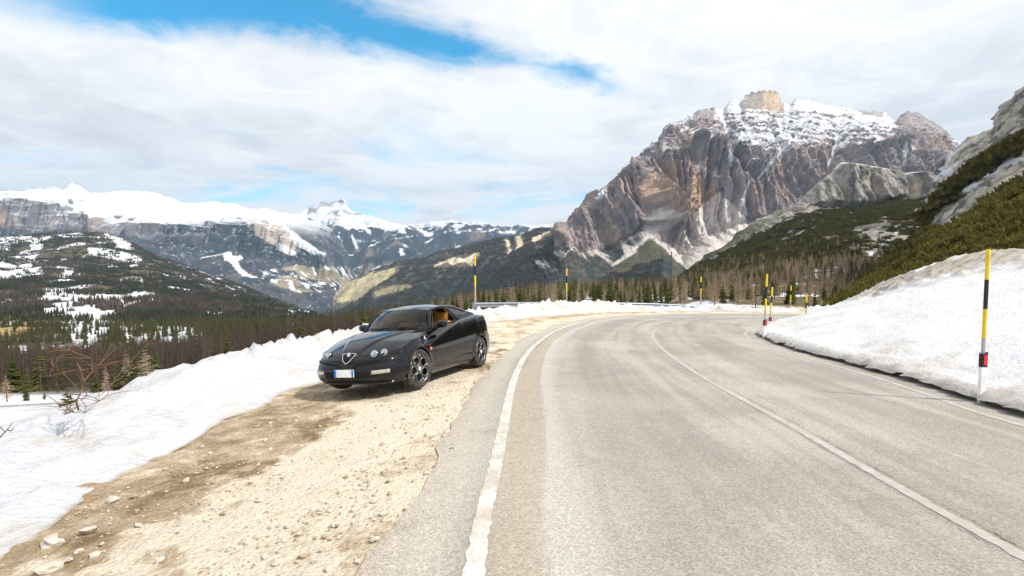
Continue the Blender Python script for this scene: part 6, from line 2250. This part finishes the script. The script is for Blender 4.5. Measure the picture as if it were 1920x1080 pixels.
        V, Fc = [], []
        tube_bm(V, Fc, [(.02, -.17 * sg, -.06), (.0, -.09 * sg, -.035), (0, 0, -.02)], [.055, .04, .03], 8)
        obj('mirror_arm', np_mesh('mirror_arm', V, Fc, M['black']), mo)
        V, Fc = [], []
        box_vf(V, Fc, (-.026, 0, 0), .006, .18, .10)
        obj('mirror_glass', np_mesh('mirror_glass', V, Fc, M['chrome'], smooth=False), mo)
        # triangle at the foot of the pillar
        # door handle
        hx = -.40
        p = S(s_of_x(np.array([hx])), np.array([.948]))[0]
        bm = bmesh.new(); bmesh.ops.create_cube(bm, size=1.)
        for v in bm.verts: v.co = Vector((v.co.x * .13, v.co.y * .018, v.co.z * .035))
        bmesh.ops.bevel(bm, geom=bm.edges[:], offset=.007, segments=2, affect='EDGES')
        me = bpy.data.meshes.new('door_handle'); bm.to_mesh(me); bm.free(); me.materials.append(M['black'])
        ho = obj('door_handle', me, root); ho.location = (p[0], sg * (p[1] + .004), p[2]); ho.rotation_euler = (0, .18, 0)
        # side indicator and clover badge
        q = S(s_of_x(np.array([.885])), np.array([.60]))[0]
        bm = bmesh.new(); bmesh.ops.create_uvsphere(bm, u_segments=10, v_segments=8, radius=1)
        for v in bm.verts: v.co = Vector((v.co.x * .040, v.co.y * .012, v.co.z * .026))
        me = bpy.data.meshes.new('side_indicator'); bm.to_mesh(me); bm.free(); me.materials.append(M['orange'])
        so = obj('side_indicator', me, root); so.location = q * m
        cc = S(s_of_x(np.array([.98, .935, .955])), np.array([.765, .765, .825])) + np.array((0, .005, 0))
        bm = bmesh.new(); vs = [bm.verts.new(v * m) for v in cc]; bm.faces.new(vs)
        me = bpy.data.meshes.new('side_badge'); bm.to_mesh(me); bm.free(); me.materials.append(M['white'])
        bo = obj('side_badge', me, root); bo.modifiers.new('thickness', 'SOLIDIFY').thickness = .003
        c0 = cc.mean(0) + np.array((0, .003, -.006))
        V, Fc = [], []
        for dx, dz in ((0, .011), (0, -.011), (.010, 0), (-.010, 0)):
            o0 = len(V)
            for k in range(8):
                V.append((c0 + np.array((dx + .0085 * math.cos(k * .785), 0, dz + .0085 * math.sin(k * .785)))) * m)
            Fc += [(o0, o0 + k, o0 + k + 1) for k in range(1, 7)]
        obj('clover', np_mesh('clover', V, Fc, M['green'], smooth=False), bo)

    # ---- details that sit on the nose, found by looking at the surface from the front
    def tree_of(ob):
        me = ob.data
        return BVHTree.FromPolygons([v.co.copy() for v in me.vertices], [tuple(p.vertices) for p in me.polygons])
    bump_o = [c for c in root.children if c.name.startswith('front_bumper')][0]
    T1, T2 = tree_of(bump_o), tree_of(bonnet)

    def hit(y, z, d=(-1, 0, 0), tr=None):
        best = None
        for t in ([tr] if tr else [T1, T2]):
            h = t.ray_cast(Vector((3.2, y, z)), Vector(d).normalized())
            if h[0] is not None and (best is None or h[0].x > best[0].x):
                best = h
        if best is None:
            for dz in (.012, -.012, .03, -.03):
                for t in (T1, T2):
                    h = t.ray_cast(Vector((3.2, y, z + dz)), Vector((-1, 0, 0)))
                    if h[0] is not None and best is None:
                        best = h
        nn = best[1]
        if nn.x < 0: nn = -nn
        return np.array(best[0]), np.array(nn)

    def decal(name, pts_fn, ny, nz, off, mat, parent=root, thick=0.):
        P = np.zeros((ny, nz, 3))
        for i in range(ny):
            for j in range(nz):
                yy, zz_ = pts_fn(i / (ny - 1), j / (nz - 1))
                p, nn = hit(yy, zz_)
                P[i, j] = p + nn * off
        ob = obj(name, np_mesh(name, P.reshape(-1, 3), grid_faces(ny, nz), mat), parent)
        if thick:
            md = ob.modifiers.new('thickness', 'SOLIDIFY'); md.thickness = thick; md.offset = 0
        return ob

    for sg in (1, -1):
        # upper air slot: dark opening with a lip and two bars
        f = lambda a_, b_: (sg * (.125 + .535 * a_), (.440 + .085 * a_) * (1 - b_) + (.498 + .062 * a_ - .02 * (a_ < .02)) * b_)
        gr = decal('air_slot', f, 18, 5, .004, M['void'])
        for q in (.33, .66):
            decal('slot_bar', lambda a_, b_: (sg * (.14 + .51 * a_), f(a_, q)[1] + .006 * (b_ - .5)), 14, 2, .008, M['black'], gr, .004)
        outl = [f(t, 0) for t in np.linspace(0, 1, 14)] + [f(1, t) for t in np.linspace(0, 1, 4)][1:] + [f(t, 1) for t in np.linspace(1, 0, 14)][1:] + [f(0, t) for t in np.linspace(1, 0, 4)][1:]
        pts = [hit(*q)[0] + hit(*q)[1] * .005 for q in outl]
        V, Fc = [], []
        tube_bm(V, Fc, pts, [.007] * len(pts), 6)
        obj('slot_rim', np_mesh('slot_rim', V, Fc, M['paint']), gr)
        # lower intake and fog lamp
        decal('lower_intake', lambda a_, b_: (sg * (.20 + .22 * a_), .285 + .105 * b_), 10, 4, .005, M['void'])
        fo = decal('fog_lamp', lambda a_, b_: (sg * (.465 + .25 * a_), (.338 + .012 * a_) * (1 - b_) + (.396 + .010 * a_) * b_ - 0 * a_), 12, 4, .010, M['fog'], root, .012)
        c, nn = hit(sg * .53, .372)
        V = [c + nn * .018 + np.array((0, .024 * math.cos(k * .524), .024 * math.sin(k * .524))) for k in range(12)]
        obj('fog_bulb', np_mesh('fog_bulb', V, [(0, k, k + 1) for k in range(1, 11)], M['lamp'], smooth=False), fo)
        # twin round headlamps on the bonnet
        for yl, zl in ((.455, .632), (.590, .640)):
            # choose height on the bonnet by casting slightly downwards
            c, nn = hit(sg * yl, zl, tr=None)
            c = c + np.array((.027, 0, .012))
            ax = np.array((.86, sg * .18, .42)); ax /= np.linalg.norm(ax)
            sdv = np.cross((0, 0, 1.), ax); sdv /= np.linalg.norm(sdv); uv_ = np.cross(ax, sdv)
            def ringp(r, d, n=20):
                return [c + ax * d + r * (sdv * math.cos(2 * math.pi * k / n) + uv_ * math.sin(2 * math.pi * k / n)) for k in range(n)]
            V = ringp(.056, -.06) + ringp(.056, -.002) + ringp(.051, .002) + ringp(.022, -.022) + [c - ax * .026]
            Fc = []
            for r_ in range(3):
                for k in range(20):
                    a0, b0 = r_ * 20 + k, r_ * 20 + (k + 1) % 20
                    Fc += [(a0, b0, b0 + 20), (a0, b0 + 20, a0 + 20)]
            Fc += [(60 + k, 60 + (k + 1) % 20, 80) for k in range(20)]
            mi = [0] * 40 + [1] * 40 + [1] * 40 + [2] * 20
            hl = obj('headlamp', np_mesh('headlamp', V, Fc, [M['black'], M['lamp'], M['lamp']], midx=mi), root)
            V = ringp(.051, .003) + ringp(.03, .010) + [c + ax * .013]
            Fc = []
            for k in range(20):
                a0, b0 = k, (k + 1) % 20
                Fc += [(a0, b0, b0 + 20), (a0, b0 + 20, a0 + 20), (20 + a0, 20 + b0, 40)]
            obj('lens', np_mesh('lens', V, Fc, M['clear']), hl)
    # centre and lower intakes
    decal('lower_intake', lambda a_, b_: (-.42 + .84 * a_, .205 + .045 * b_), 20, 4, .004, M['void'])
    
    # shield grille
    def shield(a_, b_, k=1.):
        # a_ across, b_ from the bottom tip upwards
        w = .012 + .118 * b_ ** .62
        return ((2 * a_ - 1) * w * k, .505 + .13 * b_)
    sh = decal('shield_grille', shield, 13, 9, .010, M['void'])
    for q in (.3, .5, .7):
        decal('grille_bar', lambda a_, b_: (shield(.1 + .8 * a_, q)[0], .505 + .13 * q + .004 * (b_ - .5)), 8, 2, .014, M['black'], sh, .004)
    outl = [shield(0, t) for t in np.linspace(1, 0, 12)] + [shield(1, t) for t in np.linspace(0, 1, 12)]
    outl += [(shield(1 - t, 1)[0], shield(0, 1)[1] + .010 * math.sin(math.pi * 2 * min(t, 1 - t))) for t in np.linspace(0, 1, 14)][1:]
    pts = [hit(*q)[0] + hit(*q)[1] * .013 for q in outl]
    V, Fc = [], []
    tube_bm(V, Fc, pts, [.0085] * len(pts), 6)
    obj('grille_surround', np_mesh('grille_surround', V, Fc, M['chrome']), sh)
    # round badge: pale ring, left half white with a red cross, right half pale blue
    c, nn = hit(0, .632)
    ax = np.array((.93, 0, .37)); sdv = np.array((0, 1., 0)); uv_ = np.cross(ax, sdv); c = c + ax * .018
    def disc(name, r, d, mat, parent, a0=0, a1=2 * math.pi, n=24):
        V = [c + ax * d] + [c + ax * d + r * (sdv * math.cos(a0 + (a1 - a0) * k / n) + uv_ * math.sin(a0 + (a1 - a0) * k / n)) for k in range(n + 1)]
        return obj(name, np_mesh(name, V, [(0, k, k + 1) for k in range(1, n + 1)], mat, smooth=False), parent)
    bd = disc('badge', .036, .002, M['chrome'], root)
    disc('badge_field', .024, .004, M['white'], bd, math.pi / 2, 1.5 * math.pi)
    disc('badge_field', .024, .004, flat('pale_blue', (.35, .5, .62), .4), bd, -math.pi / 2, math.pi / 2)
    V, Fc = [], []
    rr = np.stack([ax, sdv, uv_], 1)
    box_vf(V, Fc, c + ax * .006 - sdv * .011, .001, .004, .034, rr); box_vf(V, Fc, c + ax * .006 - sdv * .011, .001, .016, .005, rr)
    obj('badge_cross', np_mesh('badge_cross', V, Fc, M['red'], smooth=False), bd)
    # soft bright creases running from the shield up the bonnet
    # number plate
    c, nn = hit(-.02, .330)
    px0 = c[0] + .016
    V, Fc = [], []
    box_vf(V, Fc, (px0, -.022, .366), .012, .375, .116)
    pl = obj('number_plate', np_mesh('number_plate', V, Fc, M['white'], smooth=False), root)
    for yy in (-.022 - .187 + .019, -.022 + .187 - .019):
        V, Fc = [], []
        box_vf(V, Fc, (px0 + .0065, yy, .366), .003, .038, .112)
        obj('plate_band', np_mesh('plate_band', V, Fc, M['blue'], smooth=False), pl)
    V, Fc = [], []
    box_vf(V, Fc, (px0 - .01, -.022, .366), .012, .40, .135)
    obj('plate_holder', np_mesh('plate_holder', V, Fc, M['black'], smooth=False), root)
    # splitter lip
    ss_ = np.linspace(-s_of_x(1.75), s_of_x(1.75), 50)
    q0 = S(ss_, np.full(50, .215)); q1 = q0 + np.array((.02, 0, -.012)); q2 = q0 + np.array((-.03, 0, -.035))
    panel('front_lip', np.stack([q0, q1, q2], 1), M['paint'], root)

    # ---- wheels
    def lathe(prof, n=40):
        V, Fc = [], []
        for r, y in prof:
            for k in range(n):
                t = 2 * math.pi * k / n
                V.append((r * math.cos(t), y, r * math.sin(t)))
        for i in range(len(prof) - 1):
            for k in range(n):
                a0, b0 = i * n + k, i * n + (k + 1) % n
                Fc.append((a0, b0, b0 + n, a0 + n))
        return V, Fc
    hw = .105
    tv, tf = lathe([(.222, -hw + .01), (.240, -hw), (.285, -hw - .004), (.302, -hw + .014), (.310, -hw + .03), (.312, -.03), (.306, -.028), (.306, -.022), (.312, -.020), (.312, .020), (.306, .022), (.306, .028), (.312, .03), (.310, hw - .03), (.302, hw - .014), (.285, hw + .004), (.240, hw), (.222, hw - .01)], 56)
    tyre_me = np_mesh('tyre', tv, tf, M['tyre'])
    # rim: outer dish, five round openings made of rings, hub
    V, Fc = [], []
    lv, lf = lathe([(.226, hw - .008), (.232, hw + .002), (.222, hw + .004), (.210, hw - .012), (.205, hw - .05), (.195, -.02), (.215, -hw + .01)], 56)
    V += [np.array(v) for v in lv]; Fc += lf
    for k in range(5):
        t = math.pi / 2 + 2 * math.pi * k / 5
        cx, cz = .134 * math.cos(t), .134 * math.sin(t)
        o0 = len(V); nu_, nv_ = 28, 8
        for i in range(nu_):
            a0 = 2 * math.pi * i / nu_
            for j in range(nv_):
                b0 = 2 * math.pi * j / nv_
                r = .0685 + .0135 * math.cos(b0)
                V.append(np.array((cx + r * math.cos(a0), hw - .014 + .016 * math.sin(b0), cz + r * math.sin(a0))))
        for i in range(nu_):
            for j in range(nv_):
                Fc.append((o0 + i * nv_ + j, o0 + ((i + 1) % nu_) * nv_ + j, o0 + ((i + 1) % nu_) * nv_ + (j + 1) % nv_, o0 + i * nv_ + (j + 1) % nv_))
        # web between neighbouring rings at the outside and inside
        t2 = t + math.pi / 5
        for r0, r1, w0, w1 in ((.165, .212, .012, .055), (.045, .112, .020, .014)):
            o0 = len(V)
            er = np.array((math.cos(t2), 0, math.sin(t2))); et = np.array((-math.sin(t2), 0, math.cos(t2)))
            for y in (hw - .006, hw - .03):
                V += [er * r0 - et * w0 + (0, y, 0), er * r0 + et * w0 + (0, y, 0), er * r1 + et * w1 + (0, y, 0), er * r1 - et * w1 + (0, y, 0)]
            Fc += [(o0, o0 + 1, o0 + 2, o0 + 3), (o0, o0 + 4, o0 + 5, o0 + 1), (o0 + 1, o0 + 5, o0 + 6, o0 + 2), (o0 + 2, o0 + 6, o0 + 7, o0 + 3), (o0 + 3, o0 + 7, o0 + 4, o0)]
    lv, lf = lathe([(.001, hw - .004), (.045, hw - .004), (.055, hw - .012), (.058, hw - .04)], 24)
    o0 = len(V); V += [np.array(v) for v in lv]; Fc += [tuple(i + o0 for i in f) for f in lf]
    rim_me = np_mesh('rim', V, Fc, M['rim'])
    lv, lf = lathe([(.001, hw + .004), (.026, hw + .004), (.030, hw)], 18)
    cap_me = np_mesh('hub_cap', lv, lf, M['white'])
    lv, lf = lathe([(.001, hw + .0055), (.015, hw + .0055)], 14)
    capg_me = np_mesh('hub_emblem', lv, lf, M['green'])
    lv, lf = lathe([(.02, .03), (.135, .03), (.135, .01), (.02, .01)], 30)
    disc_me = np_mesh('brake_disc', lv, lf, M['disc'])
    lv, lf = lathe([(.001, -.04), (.215, -.04)], 30)
    back_me = np_mesh('wheel_back', lv, lf, M['void'])
    for xa in (1.27, -1.27):
        for sg in (1, -1):
            w = obj('wheel', None, root)
            w.location = (xa, sg * (.868 - hw), .312)
            st = math.radians(-15) if xa > 0 else 0.
            w.rotation_euler = (0, .45 + xa, st + (0 if sg > 0 else math.pi))
            w.empty_display_size = .1
            w.scale = (1.03, 1, 1.0)
            for nm, me in (('tyre', tyre_me), ('rim', rim_me), ('hub_cap', cap_me), ('hub_emblem', capg_me), ('brake_disc', disc_me), ('wheel_back', back_me)):
                obj(nm, me, w)

    # ---- interior
    def soft_box(name, c, size, mat, parent, rot=(0, 0, 0), bev=.04, seg=3):
        bm = bmesh.new(); bmesh.ops.create_cube(bm, size=1.)
        for v in bm.verts: v.co = Vector((v.co.x * size[0], v.co.y * size[1], v.co.z * size[2]))
        bmesh.ops.bevel(bm, geom=bm.edges[:], offset=bev, segments=seg, affect='EDGES', profile=.6)
        me = bpy.data.meshes.new(name); bm.to_mesh(me); bm.free(); me.materials.append(mat)
        for p in me.polygons: p.use_smooth = True
        ob = obj(name, me, parent); ob.location = c; ob.rotation_euler = rot
        return ob
    for sg in (1, -1):
        s_ = obj('front_seat', None, root); s_.location = (-.22, sg * .36, .30)
        soft_box('cushion', (.12, 0, .08), (.52, .50, .16), M['leather'], s_, (0, -.12, 0), .05)
        soft_box('backrest', (-.20, 0, .42), (.17, .50, .60), M['leather'], s_, (0, -.22, 0), .07)
        soft_box('bolster', (-.15, .215, .40), (.16, .10, .50), M['leather'], s_, (0, -.22, 0), .045)
        soft_box('bolster', (-.15, -.215, .40), (.16, .10, .50), M['leather'], s_, (0, -.22, 0), .045)
        soft_box('headrest', (-.28, 0, .79), (.12, .29, .20), M['leather'], s_, (0, -.18, 0), .05)
        soft_box('rear_seat', (-1.02, sg * .33, .72), (.16, .50, .52), M['leather'], root, (0, -.35, 0), .06)
        soft_box('door_trim', (.05, sg * .70, .62), (1.05, .05, .46), M['tan'], root, (0, 0, 0), .02)
    soft_box('dashboard', (.60, 0, .80), (.42, 1.36, .20), M['dash'], root, (0, .06, 0), .06)
    soft_box('instrument_hood', (.43, .36, .905), (.20, .38, .10), M['dash'], root, (0, .1, 0), .045)
    soft_box('console', (.1, 0, .45), (1.0, .20, .30), M['dash'], root, (0, 0, 0), .04)
    soft_box('parcel_shelf', (-1.35, 0, .97), (.35, 1.05, .04), M['dash'], root, (0, 0, 0), .01)
    soft_box('cabin_floor', (-.2, 0, .29), (1.7, 1.45, .05), M['void'], root, (0, 0, 0), .01)
    V, Fc = [], []
    n1, n2 = 28, 8
    for i in range(n1):
        a0 = 2 * math.pi * i / n1
        for j in range(n2):
            b0 = 2 * math.pi * j / n2
            r = .175 + .014 * math.cos(b0)
            V.append((.014 * math.sin(b0), r * math.cos(a0), r * math.sin(a0)))
    for i in range(n1):
        for j in range(n2):
            Fc.append((i * n2 + j, ((i + 1) % n1) * n2 + j, ((i + 1) % n1) * n2 + (j + 1) % n2, i * n2 + (j + 1) % n2))
    sw = obj('steering_wheel', np_mesh('steering_wheel', V, Fc, M['dash']), root)
    sw.location = (.27, .36, .86); sw.rotation_euler = (0, -.40, 0)
    soft_box('hub', (.0, 0, 0), (.05, .15, .12), M['dash'], sw, (0, 0, 0), .02)
    soft_box('spoke', (0, 0, -.01), (.02, .33, .035), M['dash'], sw, (0, 0, 0), .008)
    soft_box('interior_mirror', (.34, 0, 1.195), (.03, .22, .065), M['black'], root, (0, -.2, 0), .012)
    # headliner strip and wipers
    for y0, y1 in ((-.62, -.05), (-.02, .55)):
        pa = np.array((.66 + .30 * (1 - (y0 / .72) ** 2) - .02, y0, .945)); pb = np.array((.60 + .30 * (1 - (y1 / .72) ** 2) + .01, y1, .972))
        V, Fc = [], []
        tube_bm(V, Fc, [pa + (.05, 0, -.01), pa * .5 + pb * .5 + (.03, 0, .015), pb], [.010, .008, .006], 6)
        tube_bm(V, Fc, [pa * .7 + pb * .3 + (0, 0, .004), pb + (.0, .10, .012)], [.008, .006], 5)
        obj('wiper', np_mesh('wiper', V, Fc, M['black']), root)
    # small inspection sticker on the screen
    V, Fc = [], []
    p = ws[3, 12]; box_vf(V, Fc, p + np.array((-.006, .02, 0)), .002, .05, .04)
    obj('screen_sticker', np_mesh('screen_sticker', V, Fc, flat('sticker', (.70, .68, .10), .5), smooth=False), root)
    return root


make_car()
